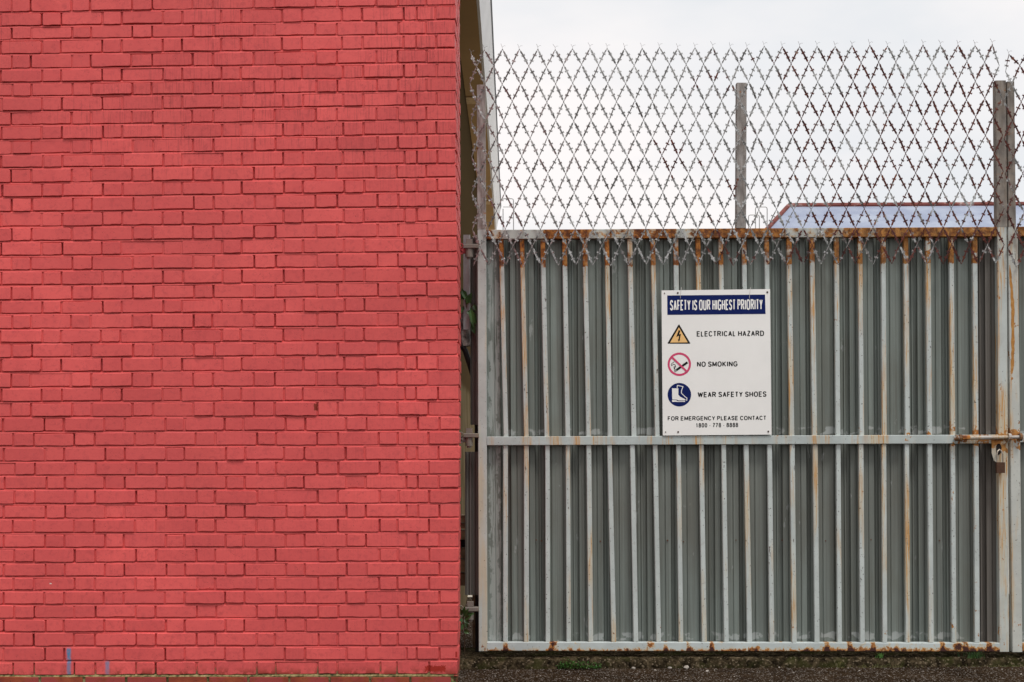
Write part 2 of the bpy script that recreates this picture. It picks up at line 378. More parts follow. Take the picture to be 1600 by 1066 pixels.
def kerb_mat():
    m = N('mossy_old_concrete'); n = m.noise(22, 6, 0.75); x, y, z = m.xyz()
    c = m.ramp(n, (0.38, (0.008, 0.006, 0.004)), (0.50, (0.032, 0.024, 0.014)), (0.62, (0.085, 0.064, 0.038)), (0.76, (0.22, 0.18, 0.12)))
    c = m.mix(m.rng(m.noise(5, 4, 0.6, loc=(1, 2, 3)), 0.48, 0.62, 0, 0.75), c, (0.035, 0.036, 0.012))
    v = m.vor(120, out='Color'); sep = m.n.new('ShaderNodeSeparateColor'); m.l.new(v, sep.inputs[0])
    c = m.mix(m.rng(sep.outputs[0], 0.86, 0.95, 0, 0.5), c, (0.24, 0.19, 0.13))
    c = m.mix(m.rng(z, 0.058, 0.068, 0, 0.7), c, (0.030, 0.020, 0.010))
    return m.done(c, 0.95, 0, m.bump(m.noise(90, 5, 0.7), 1.0, 0.008), 0.0)
M_KERB = kerb_mat()
M_STONE = plain('pale_stone', (0.36, 0.32, 0.28), 0.9, var=0.3, scale=60)
M_GRIT = plain('brown_grit', (0.065, 0.045, 0.028), 1.0, var=0.6, scale=20, spec=0)
def leaf_mat(name, a, b):
    m = N(name); n = m.noise(18, 3)
    return m.done(m.mix(m.rng(n, 0.35, 0.65), a, b), 0.5, 0, None, 0.4)
M_LEAF = leaf_mat('dark_green_leaf', (0.018, 0.050, 0.012), (0.045, 0.105, 0.022))
M_WEED = leaf_mat('fresh_green_weed', (0.045, 0.14, 0.025), (0.09, 0.21, 0.04))
M_DRYG = leaf_mat('straw_green_grass', (0.09, 0.10, 0.025), (0.16, 0.14, 0.05))
M_STEM = plain('brown_stem', (0.07, 0.045, 0.025), 0.9)

# ================================================================== SETTING
g = MB(); S = 900
g.add([(-S, -60, 0), (S, -60, 0), (S, 1500, 0), (-S, 1500, 0)], [(0, 1, 2, 3)])
g.build('ground', M_GROUND, kind='structure')

g = MB(); g.add([(-12, 4.4, .004), (30, 4.4, .004), (30, 45, .004), (-12, 45, .004)], [(0, 1, 2, 3)])  # pale sheet added behind the gate to bounce light onto soffit and wall
M_BOUNCE = plain('pale_bounce_sheet', (0.42, 0.38, 0.32), 0.95, var=0.2, scale=1.5, spec=.1)
g.build('bounce_sheet', M_BOUNCE, kind='structure')
# ================================================================== BRICK WALL
wall = thing('brick_wall', 'pink-red painted brick wall in alternating long and short bricks, filling the left half', 'wall', (-1.6, 0.1, 0))
LB = [18.3,40.3,60.5,83.6,106.4,128,149.8,173,194.7,217.3,239.8,261.2,284.9,307.3,330.4,353.5,376,398.7,421.6,445,468.3,489.5,513,535,557.9,580.7,604.4,626.7,650.3,673.4,696.6,720,741.7,763.3,786.4,809,831.8,855,878,900,921.8,943.5,965,986.5,1009,1032,1054.5]
RB = [6.2,29.6,51.5,73.7,96.3,119,140.5,162.8,185.8,208.3,230.8,254.2,275.8,298,321.2,344.9,368,392,415,438,461.2,484.9,507.7,530.6,552.8,576.3,600.9,624,648.2,671.3,693.9,717,739.8,762.4,784.9,807.3,830.3,853.3,876,898,920,942,964,986,1008,1030,1053]
# joints (centres) per bond: near the top of the frame and near its bottom
A_T = [-236,-205,-141,-110,-46,-15.5-31+31, 18,48,112,142,206,238,301,333,396.5,429.5,493,526,588,622,665.5]
A_T = [-237,-206,-142,-110,-46+0,-14.5,0][0:0] + [-173,-141,-109.5-0,-77.5,-45.5,18.2,48.5,112.3,142,206,237.8,301,333,397,429.5,493,526,588,622,665.5]
A_T = [-172,-141,-77,-46,18.2,48.5,112.3,142,206,237.8,301,333,397,429.5,493,526,588,622,665.5]
A_B = [-170,-138.5,-75,-43.5,20.5,52,115,147,211,242,306,336,400,429.8,496,527.5,592.5,621,670]
B_T = [-188,-124,-93,-29.5,1.5,65.3,96,160,190.5,254,285,346.5,376.5,441,472,535,567,631,651,681.5]
B_B = [-186,-122,-90.5,-27,4.5,69,99.5,162.5,193,258,287.5,351,381,445.5,476,541,571,635,652,686]
A_OFF = [(0,0),(376,-.6),(558,-2.5),(650,-2),(697,1),(742,2.2),(790,1),(1060,0)]
def edge_px(y): return interp(y, [0, 300, 450, 600, 720, 790, 850, 950, 1060], [711.3, 713, 715, 717, 718.3, 718, 716.6, 716.3, 715.4])
rows = []            # (type, left bottom, right bottom, left top, right top)
for i in range(-7, 47):
    if i < 0: lb, rb = LB[0] + 22.2 * i, RB[0] + 22.6 * i
    else: lb, rb = LB[i], RB[i]
    pl_, pr_ = (LB[0] + 22.2 * (i - 1), RB[0] + 22.6 * (i - 1)) if i <= 0 else (LB[i-1], RB[i-1])
    rows.append((i, lb, rb, pl_ + 3.75, pr_ + 3.75))
def yat(l, r, x): return l + (r - l) * (x / 712.0)

# brick variants: unit meshes centred on (0,0), front at y = 0
def brick_mesh(name, w, h, depth, seed, mat):
    q = random.Random(seed); hw, hh = w / 2, h / 2
    r = q.uniform(0.002, 0.0065)
    pts = []
    def cor(cx, cz, sx, sz, order):
        rr = r * q.uniform(0.6, 1.9)
        a = [(cx - sx * rr, cz), (cx - sx * rr * 0.29, cz - sz * rr * 0.29), (cx, cz - sz * rr)]
        return a if order else a[::-1]
    j = lambda s=0.0008: q.uniform(-s, s)
    pts += cor(-hw, -hh, -1, -1, 0)
    for t in (0.3, 0.52, 0.75): pts.append((-hw + w * (t + j(0.05)), -hh + j(0.0019)))
    pts += cor(hw, -hh, 1, -1, 1)
    pts += cor(hw, hh, 1, 1, 0)
    for t in (0.7, 0.35): pts.append((-hw + w * (t + j(0.05)), hh + j(0.001)))
    pts += cor(-hw, hh, -1, 1, 1)
    pts = [(x + j(0.0005), z + j(0.0005)) for x, z in pts]
    n = len(pts); b = q.uniform(0.0012, 0.0026)
    inn = [(x - math.copysign(min(b, abs(x)), x), z - math.copysign(min(b, abs(z)), z)) for x, z in pts]
    tx, tz = q.uniform(-0.012, 0.012), q.uniform(-0.04, 0.03)
    vs = [(x, tx * x + tz * z, z) for x, z in inn] + [(x, b * 0.9, z) for x, z in pts] + [(x, depth, z) for x, z in pts]
    fs = [tuple(range(n))] + [(i, i + n, (i + 1) % n + n, (i + 1) % n) for i in range(n)] + [(i + n, i + 2 * n, (i + 1) % n + 2 * n, (i + 1) % n + n) for i in range(n)]
    mb = MB(); mb.add(vs, fs)
    if mat is None: return mb
    me = bpy.data.meshes.new(name); me.from_pydata([tuple(v) for v in mb.v], [], mb.f)
    import bmesh as _b
    bm = _b.new(); bm.from_mesh(me); _b.ops.recalc_face_normals(bm, faces=bm.faces); bm.to_mesh(me); bm.free()
    me.materials.append(mat); return me
SW, SH, HWD = 0.213, 0.066, 0.100
stretchers = [brick_mesh('brick', SW, SH, 0.03, 100 + k, M_BRICK) for k in range(22)]
headers = [brick_mesh(None, HWD, SH, 0.03, 200 + k, None) for k in range(16)]
threeq = [brick_mesh(None, 0.158, SH, 0.03, 300 + k, None) for k in range(8)]
ends_ = [brick_mesh(None, w, SH, 0.10, 400 + k, None) for k, w in enumerate([0.10] * 6 + [0.158] * 6)]
yaw = math.atan(WALL[1])
cands, rest = [], MB(); mort = MB()
mrand = random.Random(11)
for (i, lb, rb, lt, rt) in rows:
    typ = 'A' if i % 2 == 0 else 'B'
    T, Bm = (A_T, A_B) if typ == 'A' else (B_T, B_B)
    ym = (lb + rb) / 2; f = (ym - 20) / 830.0
    co = mrand.gauss(0, 0.5) if i > 0 else 0
    js = []
    for a, b in zip(T, Bm):
        x = lerp(a, b, f) + mrand.gauss(0, 0.55) + co
        if a < 420: x += interp(ym, [p[0] for p in A_OFF], [p[1] for p in A_OFF])
        js.append(x)
    js.append(edge_px(ym) + 1.0 + mrand.gauss(0, .6))
    for k in range(len(js) - 1):
        last = k == len(js) - 2
        xl = js[k] + 1.45 + mrand.uniform(-.35, .45); xr = js[k + 1] - 1.45 + mrand.uniform(-.45, .35)
        xm = (xl + xr) / 2
        dz = mrand.gauss(0, 0.26)
        zt = yat(lt, rt, xm) + mrand.uniform(-.75, .55); zb = yat(lb, rb, xm) + mrand.uniform(-.8, .5)
        proud = mrand.gauss(0, 0.0021)
        pl_ = plane_off(WALL, proud)
        L, Rr = P(xl, (yat(lt, rt, xl) + yat(lb, rb, xl)) / 2 + dz, pl_), P(xr, (yat(lt, rt, xr) + yat(lb, rb, xr)) / 2 + dz, pl_)
        tp, bt = P(xm, zt, pl_), P(xm, zb, pl_)
        w, h = (Rr - L).length, tp.z - bt.z
        cen = (L + Rr) / 2
        tilt = -math.atan2(Rr.z - L.z, math.hypot(Rr.x - L.x, Rr.y - L.y)) + mrand.gauss(0, 0.0052)
        M = Matrix.Translation(cen) @ Matrix.Rotation(yaw, 4, 'Z') @ Matrix.Rotation(tilt, 4, 'Y')
        inview = max(0, min(xr, 1600) - max(xl, 0)) * max(0, min(zb, 1066) - max(zt, 0))
        if w > 0.18 and not last:
            cands.append((inview, M, w / SW, h / SH, mrand.randrange(len(stretchers)), mrand.random() < 0.5))
        else:
            if last: src = ends_[mrand.randrange(6) + (6 if w > 0.13 else 0)]; w0 = 0.158 if w > 0.13 else 0.10
            elif w > 0.13: src = threeq[mrand.randrange(8)]; w0 = 0.158
            else: src = headers[mrand.randrange(16)]; w0 = HWD
            Ms = M @ Matrix.Diagonal((w / w0, 1, h / SH, 1))
            rest.add([Ms @ v for v in src.v], src.f)
    # vertical joints: thin recessed strips, some nearly flush
    for k in range(len(js) - 1):
        d = mrand.choice([0.006, 0.008, 0.009, 0.011, 0.012, 0.014])
        pl_ = plane_off(WALL, d); x = js[k]
        y0, y1 = yat(lt, rt, x) - 3.0, yat(lb, rb, x) + 0.6
        mort.add([P(x - 2.6, y1, pl_), P(x + 2.6, y1, pl_), P(x + 2.6, y0, pl_), P(x - 2.6, y0, pl_)], [(0, 1, 2, 3)])
    # bed joint under this course: struck, deep under the upper brick, nearly flush at the lower one
    prev = None
    npt = 60
    for q in range(npt + 1):
        x = lerp(-215, edge_px(ym) - 0.6, q / npt)
        yb = yat(lb, rb, x)
        w1 = mnoise.noise(Vector((x * 0.045, i * 3.1, 0))); w2 = mnoise.noise(Vector((x * 0.11, i * 1.7, 5)))
        dU = 0.020 + 0.003 * w1; dL = 0.0034 + 0.0014 * w2
        ring = [P(x, yb - 1.2, plane_off(WALL, dU)), P(x, yb + 1.25 + 0.5 * w2, plane_off(WALL, dU)), P(x, yb + 1.75 + 0.6 * w1, plane_off(WALL, dL + 0.0012)), P(x, yb + 3.6, plane_off(WALL, dL)), P(x, yb + 5.2, plane_off(WALL, dL + 0.010))]
        base = len(mort.v); mort.v += ring
        if prev is not None:
            for r_ in range(4):
                mort.f.append((prev + r_, base + r_, base + r_ + 1, prev + r_ + 1)); mort.m.append(0)
        prev = base
    # return face of the corner, going back from the street
    e = edge_px(ym); f0 = P(e, ym, WALL); y_ = f0.y + 0.104
    bk = P(interp(ym, [0, 300, 600, 1060], [717.2, 718.5, 719.6, 718.3]), ym, (0.56, 0)); zt_, zb_ = P(e, yat(lt, rt, e), WALL).z, P(e, yat(lb, rb, e), WALL).z
    def xs(y): return lerp(f0.x, bk.x, (y - f0.y) / (0.56 - f0.y)) + 0.002
    first = 0.10 if typ == 'A' else 0.05
    while y_ < 0.60:
        L_ = first if y_ < f0.y + 0.11 else (0.213 if mrand.random() < 0.6 else 0.10)
        y2 = min(y_ + L_, 0.62); pr = mrand.gauss(0, 0.001)
        xa, xb = xs(y_) + pr, xs(y2) + pr; b = 0.0025
        vs = [(xa - 0.04, y_, zb_), (xa, y_ + b, zb_ + b), (xb, y2 - b, zb_ + b), (xb - 0.04, y2, zb_), (xa - 0.04, y_, zt_), (xa, y_ + b, zt_ - b), (xb, y2 - b, zt_ - b), (xb - 0.04, y2, zt_)]
        rest.add(vs, [(0, 1, 5, 4), (1, 2, 6, 5), (2, 3, 7, 6), (0, 3, 2, 1), (4, 5, 6, 7)])
        y_ = y2 + 0.010
cands.sort(key=lambda c: -c[0])
wb = wloc(wall)
for idx, (a_, M, sx, sz, v, fl) in enumerate(cands):
    if idx < 300:
        o = bpy.data.objects.new('brick', stretchers[v]); COL.objects.link(o); o.parent = wall
        loc, rot, _ = M.decompose(); o.location = loc - wb; o.rotation_euler = rot.to_euler()
        o.scale = (sx, 1, sz)
    else:
        Ms = M @ Matrix.Diagonal((sx, 1, sz, 1)); me = stretchers[v]
        rest.add([Ms @ vv.co for vv in me.vertices], [tuple(p.vertices) for p in me.polygons])
cs = rest.build('brick_courses', M_BRICK, wall, kind='stuff')
ta = cs.data.attributes.new('tone', 'FLOAT', 'FACE')
par = list(range(len(cs.data.vertices)))
def find(i):
    while par[i] != i: par[i] = par[par[i]]; i = par[i]
    return i
for p in cs.data.polygons:
    vv = p.vertices; r0 = find(vv[0])
    for v_ in vv[1:]: par[find(v_)] = r0
tones = {}
ta.data.foreach_set('value', [tones.setdefault(find(p.vertices[0]), mrand.random()) for p in cs.data.polygons])
# core behind the joints
c = MB()
zt = P(700, -160, WALL).z
def wy(x): return WALL[0] + WALL[1] * x
x0, x1 = P(-215, 500, WALL).x, -0.322
c.add([(x0, wy(x0) + .014, 0), (x1, wy(x1) + .014, 0), (x1 , 0.60, 0), (x0, 0.60, 0), (x0, wy(x0) + .014, zt), (x1, wy(x1) + .014, zt), (x1, 0.60, zt), (x0, 0.60, zt)],
      [(0, 3, 2, 1), (4, 5, 6, 7), (0, 1, 5, 4), (1, 2, 6, 5), (2, 3, 7, 6), (3, 0, 4, 7)])
side = [(lerp(-0.322, -0.300, 1), 0.03), (-0.305, 0.60)]
c.box((-0.322, 0.02, 0.0), (-0.3085, 0.60, zt))
c.build('mortar_core', M_MORTAR, wall)
mort.build('mortar', M_MORTAR, wall)
# unpainted plinth course under the paint
pj = [-200, -135, -70, -4, 62, 131, 197, 261.5, 324.5, 388, 452, 515, 578, 641, 706]
pl_ = plane_off(WALL, -0.012)
for k in range(len(pj) - 1):
    xa, xb = pj[k] + 1.6, pj[k + 1] - 1.6
    me = brick_mesh('plinth_brick', (xb - xa) * .00345, 0.066, 0.05, 600 + k, M_RAW)
    o = bpy.data.objects.new('plinth_brick', me); COL.objects.link(o); o.parent = wall
    ct = P((xa + xb) / 2, 1058.3 + mrand.uniform(-.6, .6), pl_); o.location = ct - Vector((0, 0, 0.033)) - wb
    o.rotation_euler = (0, mrand.gauss(0, 0.004), yaw)
pm = MB()
prev = None
for q in range(161):
    x = lerp(-215, 709, q / 160)
    w1 = mnoise.noise(Vector((x * 0.09, 3, 0))); w2 = mnoise.noise(Vector((x * 0.31, 9, 0)))
    yb = interp(x, [0, 712], [1054.5, 1053])
    ring = [P(x, yb - 0.9 , plane_off(WALL, 0.012)), P(x, yb + 0.9 + 0.5 * w2, plane_off(WALL, 0.004)), P(x, yb + 2.4 + 0.9 * w1, plane_off(WALL, -0.003)), P(x, yb + 3.6 + 0.9 * w1 + 0.6 * w2, plane_off(WALL, -0.010)), P(x, yb + 6.5, plane_off(WALL, -0.006)), P(x, 1085, plane_off(WALL, -0.006))]
    b_ = len(pm.v); pm.v += ring
    if prev is not None:
        for r_ in range(5): pm.f.append((prev + r_, b_ + r_, b_ + r_ + 1, prev + r_ + 1)); pm.m.append(0)
    prev = b_
pm.build('plinth_mortar', M_MOSS, wall)

# ================================================================== KERB AND GROUND DETAIL
k = MB(); nx, prof = 420, [(0.575, -0.01), (0.580, 0.020), (0.588, 0.040), (0.600, 0.053), (0.63, 0.058), (0.70, 0.060), (0.80, 0.060), (1.05, 0.058), (1.2, 0.0)]
for i in range(nx + 1):
    x = lerp(-0.36, 4.2, i / nx)
    for j, (y, z) in enumerate(prof):
        a = mnoise.fractal(Vector((x * 22, y * 22, z * 22)), 1.0, 2.0, 4) ; b = mnoise.noise(Vector((x * 3.1, y * 2, 1)))
        am = 0.011 if j < 5 else 0.003
        k.v.append(Vector((x, y + a * am + b * 0.018 * (j < 5), z + (a * am * 0.55 if j else 0) + (b * 0.006 if 0 < j < 5 else 0))))
for i in range(nx):
    for j in range(len(prof) - 1):
        p = i * len(prof) + j; k.f.append((p, p + len(prof), p + len(prof) + 1, p + 1)); k.m.append(0)
k.build('kerb', M_KERB, kind='structure')
def pebble_mb(mb, c, r, q, flat=0.6, mi=0):
    t = (1 + 5 ** .5) / 2
    ico = [(-1,t,0),(1,t,0),(-1,-t,0),(1,-t,0),(0,-1,t),(0,1,t),(0,-1,-t),(0,1,-t),(t,0,-1),(t,0,1),(-t,0,-1),(-t,0,1)]
    fa = [(0,11,5),(0,5,1),(0,1,7),(0,7,10),(0,10,11),(1,5,9),(5,11,4),(11,10,2),(10,7,6),(7,1,8),(3,9,4),(3,4,2),(3,2,6),(3,6,8),(3,8,9),(4,9,5),(2,4,11),(6,2,10),(8,6,7),(9,8,1)]
    an = q.uniform(0, 6.28); sx = q.uniform(.8, 1.35)
    vs = []
    for v in ico:
        v = Vector(v).normalized() * r * q.uniform(.75, 1.2); v.x *= sx; v.z *= flat
        vs.append(Matrix.Rotation(an, 3, 'Z') @ v + Vector(c))
    mb.add(vs, fa, mi)
gr = MB(); q = random.Random(3)
for _ in range(4200):
    x = q.uniform(-0.36, 3.4); y = 0.60 - abs(q.gauss(0, 0.28)) if q.random() < .5 else q.uniform(-0.5, 0.6)
    if y < -0.6: continue
    r = min(0.0065, 0.0014 + q.expovariate(900)); 
    pebble_mb(gr, (x, y, r * 0.25), r, q, 0.6, 0 if q.random() < 0.09 else 1)
gr.build('gravel', [M_STONE, M_GRIT], kind='stuff', label='loose grit and small stones on the dark asphalt')
for (px, py, rpx, lab) in ((987, 1043, 3.4, 'small pale stone at the foot of the kerb, left of the pair'), (1042, 1041.5, 3.2, 'pale rounded stone at the kerb foot, left one of a close pair'),
                      (1068, 1042, 5.2, 'largest pale stone at the kerb foot, right one of a close pair'), (1022, 1048.5, 2.6, 'flat pale chip on the asphalt below the pair of stones'),
                      (1103, 1050, 3.0, 'long flat white chip lying on the asphalt right of the stones'), (1214, 1043.5, 2.2, 'tiny white chip by the kerb below the middle of the gate')):
    D = (CAM_Z) * F / (py + 1.5 - HOR); x = (px - 800) * D / F; y = D - CAM_D
    y = min(y, 0.565); mb = MB(); pebble_mb(mb, (x, y, rpx * .0035 * .45), rpx * 0.0037, q, 0.62)
    mb.build('stone', M_STONE, loc=(x, y, 0), label=lab, cat='stone', group='pale stones along the kerb')
def leaf(mb, base, d, L, w, up=Vector((0, 0, 1)), mi=0):
    d = d.normalized(); s_ = d.cross(up)
    s_ = s_.normalized() if s_.length > 1e-3 else Vector((1, 0, 0)); nrm = s_.cross(d)
    b = Vector(base)
    vs = [b, b + d * L * .35 + s_ * w * .5 + nrm * w * .15, b + d * L * .35 - nrm * w * .05, b + d * L * .35 - s_ * w * .5 + nrm * w * .15,
          b + d * L * .72 + s_ * w * .36 + nrm * w * .08, b + d * L * .72 - nrm * w * .08, b + d * L * .72 - s_ * w * .36 + nrm * w * .08, b + d * L - nrm * w * .2]
    mb.add(vs, [(0, 1, 2), (0, 2, 3), (1, 4, 5, 2), (2, 5, 6, 3), (4, 7, 5), (5, 7, 6)], mi)
def ground_pt(px, py, z=0.0):
    D = (CAM_Z - z) * F / (py - HOR); return Vector(((px - 800) * D / F, D - CAM_D, z))
w = MB()
for _ in range(420):
    t = q.random(); px = 869 + 66 * t + q.gauss(0, 1.5); hgt = 1 - abs(t - 0.35) * 1.1
    x = (px - 800) * 8.27 / F; y = 0.565 + q.gauss(0, 0.014) ; z = abs(q.gauss(0.010, 0.012)) * hgt + 0.004 + (0.02 if q.random() < .3 else 0)
    leaf(w, (x, y, z), Vector((q.uniform(-1, 1), q.uniform(-1, .3), q.uniform(.05, 1))), q.uniform(.008, .016), q.uniform(.006, .010))
w.build('weed', M_WEED, loc=((900 - 800) * 8.27 / F, 0.565, 0), label='low bright green weed spreading along the kerb foot below the gate\'s left part', cat='weed')
def tuft(px, n, h, mat, lab, name='grass_tuft', spread=0.03, y=0.57, z=0.0, group='grass tufts along the kerb'):
    mb = MB(); cx = (px - 800) * (y + CAM_D) / F
    for _ in range(n):
        b = Vector((cx + q.gauss(0, spread), y + q.gauss(0, .008), z)); a = q.uniform(-1.1, 1.1); L = h * q.uniform(.4, 1.1)
        m1 = b + Vector((math.sin(a) * L * .35, q.uniform(-.2, .1) * L, L * .6)); t1 = b + Vector((math.sin(a) * L * .95, q.uniform(-.4, .1) * L, L * math.cos(a) * .8))
        wd = 0.0016; mb.add([b - Vector((wd, 0, 0)), b + Vector((wd, 0, 0)), m1 + Vector((wd * .8, 0, 0)), m1 - Vector((wd * .8, 0, 0)), t1], [(0, 1, 2, 3), (3, 2, 4)])
    mb.build(name, mat, loc=(cx, y, z), label=lab, cat='grass', group=group)
tuft(1307, 16, 0.055, M_DRYG, 'thin straw-green grass tuft at the kerb, leftmost of the tufts right of the sign', spread=.012)
tuft(1372, 22, 0.045, M_WEED, 'green grass tuft on the kerb top below the gate', spread=.014, y=0.60, z=.05)
tuft(1520, 55, 0.085, M_LEAF, 'dark green grass clump drooping over the kerb by the gate\'s lock side', spread=.035, y=0.60, z=.045)
mb = MB()
for _ in range(420):
    px = q.choice((q.gauss(1375, 22), q.gauss(1565, 26), q.uniform(1290, 1600))); y = q.uniform(.555, .60); x = (px - 800) * (y + CAM_D) / F; z = max(0, (y - .575) * 1.6) ; L = q.uniform(.006, .022)
    a = q.uniform(-1, 1); b = Vector((x, y, z)); tp = b + Vector((math.sin(a) * L, q.uniform(-.5, .3) * L, L * .8)); mb.add([b - Vector((.0015, 0, 0)), b + Vector((.0015, 0, 0)), tp], [(0, 1, 2)])
mb.build('mossy_grass', M_DRYG, kind='stuff', label='short yellow-green mossy grass along the kerb foot')
tuft(708, 40, 0.05, M_WEED, 'small green weed growing out at the foot of the brick corner', spread=.010, y=-0.03, z=0.0)

# ================================================================== GATE
def gate_parts(root, posts, uppers, lowers, rails, x_end, sheets, mid_up):
    pass
gp = P(1160, 1016, GATE); gate = thing('metal_gate', 'wide grey steel gate with rusty top rail, vertical bars and corrugated sheet backing', 'gate', (gp.x, gp.y, gp.z))
S_ = lambda p: p * 8.37 / F
def pbar(name, a, b, wpx, depth, mat, root, off=0.0, ch=0.0025):
    pl = plane_off(GATE, off); mb = MB(); A, B = P(*a, pl), P(*b, pl)
    mb.bar(A, B, S_(wpx), depth, ch); return mb.build(name, mat, root)
pbar('frame_post', (753, 359.5), (755, 1016.5), 13.6, 0.05, M_POST, gate)
pbar('frame_post', (1563.3, 356), (1567.2, 1017.5), 14.6, 0.05, M_POST, gate)
pbar('upright', (751.8, 134), (752.6, 359), 13.6, 0.05, M_UPR, gate)
pbar('upright', (1561.3, 127.5), (1563.4, 355.6), 16.5, 0.05, M_UPR, gate)
pbar('upright', (1158, 131), (1157, 357.2), 15.5, 0.05, M_UPR, gate)
pbar('top_rail', (759.9, 367.4), (1555.8, 363), 14.5, 0.05, M_TOPR, gate)
pbar('middle_rail', (761.2, 689.2), (1557.8, 686.2), 13.6, 0.045, M_MIDR, gate, -0.004)
pbar('bottom_rail', (761.5, 1009.4), (1560.2, 1010.6), 13.4, 0.05, M_BOTR, gate)
U0 = [784.2,816.6,849.0,882.7,914.6,948.8,984.8,1020.8,1056.2,1091.0,1126.5,1162.8,1198,1233.0,1268.8,1306.8,1343.6,1379.8,1415,1449.6,1486,1522.6]   # at y 425
U1 = [789.9,821.8,853.8,886.6,919.2,952.7,989.8,1026.2,1059.5,1094.8,1130.3,1165.6,1201,1236.3,1272,1308.6,1345.7,1381,1417,1451.6,1487.9,1523.9]   # at y 655
L0 = [789.9,822.4,855.3,887.2,919.9,952.4,987.9,1023.6,1060,1095.6,1130.4,1165.6,1202,1237.4,1273.2,1309.3,1344.8,1380.4,1416.2,1452,1488,1524.4]     # at y 705
L1 = [789.8,822.5,856,888.4,923,958.8,993.2,1028.7,1063.6,1100,1134.5,1170.6,1205.5,1240.4,1276,1311.2,1346.8,1381.9,1417.8,1454.3,1490,1526]          # at y 990
for k_ in range(22):
    s = (U1[k_] - U0[k_]) / 230.0; dof = rnd.uniform(-.004, .004)
    pbar('bar', (U0[k_] - s * 50, 374.6 - 0.0055 * (U0[k_] - 760)), (U1[k_] + s * 27, 682.2 - 0.0037 * (U0[k_] - 760)), rnd.uniform(7.0, 7.9), 0.028, M_BAR, gate, dof, 0.003)
for k_ in range(22):
    s = (L1[k_] - L0[k_]) / 285.0; dof = rnd.uniform(-.004, .004)
    pbar('bar', (L0[k_] - s * 8, 696.2 - 0.0037 * (U0[k_] - 760)), (L1[k_] + s * 12, 1002.4 + 0.001 * (U0[k_] - 760)), rnd.uniform(6.8, 7.8), 0.028, M_BAR, gate, dof, 0.003)
# corrugated sheets behind the bars
def sheet(name, xa, xb, ya, yb, off, mat, root, phase=790.5, per=53.0, split=True):
    prof = []   # (px, recess)
    n0 = int((xa - phase) / per) - 1
    for n in range(n0, n0 + int((xb - xa) / per) + 4):
        c = phase + per * n
        prof += [(c - 8.2, 0.0), (c - 6.0, 0.030), (c - 2.2, 0.032), (c - 1.2, 0.023), (c + 0.9, 0.023), (c + 1.9, 0.032), (c + 6.0, 0.030), (c + 8.2, 0.0),
                 (c + 16, 0.0004), (c + 17.0, 0.006), (c + 18.2, 0.0004), (c + 26.5, 0.0), (c + 34.8, 0.0004), (c + 36.0, 0.006), (c + 37.0, 0.0004)]
    prof = [(x, d) for x, d in prof if xa - 0.01 < x < xb + 0.01]
    prof = [(xa, prof[0][1])] + prof + [(xb, prof[-1][1])]
    mb = MB(); rows_ = [ya, lerp(ya, yb, .33), lerp(ya, yb, .66), yb]; n = len(prof)
    for yy in rows_:
        for x, d in prof:
            lean = (yy - 700) * 0.006
            wv = 0.003 * mnoise.noise(Vector((x * .02, yy * .006, 2)))
            mb.v.append(P(x + lean, yy, plane_off(GATE, off + d + wv)))
    for r_ in range(3):
        for i_ in range(n - 1):
            a = r_ * n + i_; mb.f.append((a, a + 1, a + n + 1, a + n)); mb.m.append(0)
    return mb.build(name, mat, root)
for (xa, xb, off) in ((757, 968, 0.034), (963, 1176, 0.0365), (1171, 1384, 0.034), (1379, 1563, 0.0365)):
    sheet('metal_sheet', xa, xb, 362, 1012, off, M_SHEET, gate)
M_RIV = plain('rusty_rivet', (0.10, 0.035, 0.015), 0.8, var=0.3)
for px in (838, 846, 938, 952, 1043, 1068, 1150, 1222, 1290, 1361, 1468):
    rp_ = plane_off(GATE, 0.031); py = 845 + rnd.uniform(-1.5, 1.5); mb = MB(); mb.tube([P(px, py, rp_), P(px, py, plane_off(GATE, .04))], S_(rnd.uniform(.9, 1.3)), 8); mb.build('rivet', M_RIV, gate)
# sheet edges showing in the gap between wall and gate
fl = MB()
def strip(mb, pts, ya, yb, off0=0.04):
    n = len(pts)
    for yy in (ya, yb):
        for x, d in pts: mb.v.append(P(x, yy, plane_off(GATE, off0 + d)))
    b = len(mb.v) - 2 * n
    for i_ in range(n - 1): mb.f.append((b + i_, b + i_ + 1, b + i_ + 1 + n, b + i_ + n)); mb.m.append(0)
mb = MB(); strip(mb, [(724, .02), (731.5, .0), (733, -.004), (734.8, .0)], 367, 515, 0.06); mb.build('sheet_edge', M_SHEETP, gate, label='pale grey sheet edge')
mb = MB(); strip(mb, [(735, .02), (737.5, .035), (742, .03), (743.5, .0), (750, .0)], 371, 664, 0.06); mb.build('sheet_edge', M_SHEETD, gate, label='dark sheet edge')
mb = MB(); strip(mb, [(726.6, .0), (728.4, -.006), (729.6, .012), (732.5, .015), (734, .0), (736.6, .0), (738, .018), (742, .02), (743.5, .004), (750, .004)], 706, 930, 0.05); mb.build('sheet_edge', M_SHEETD, gate, label='dark corrugated sheet edge below the middle hinge')

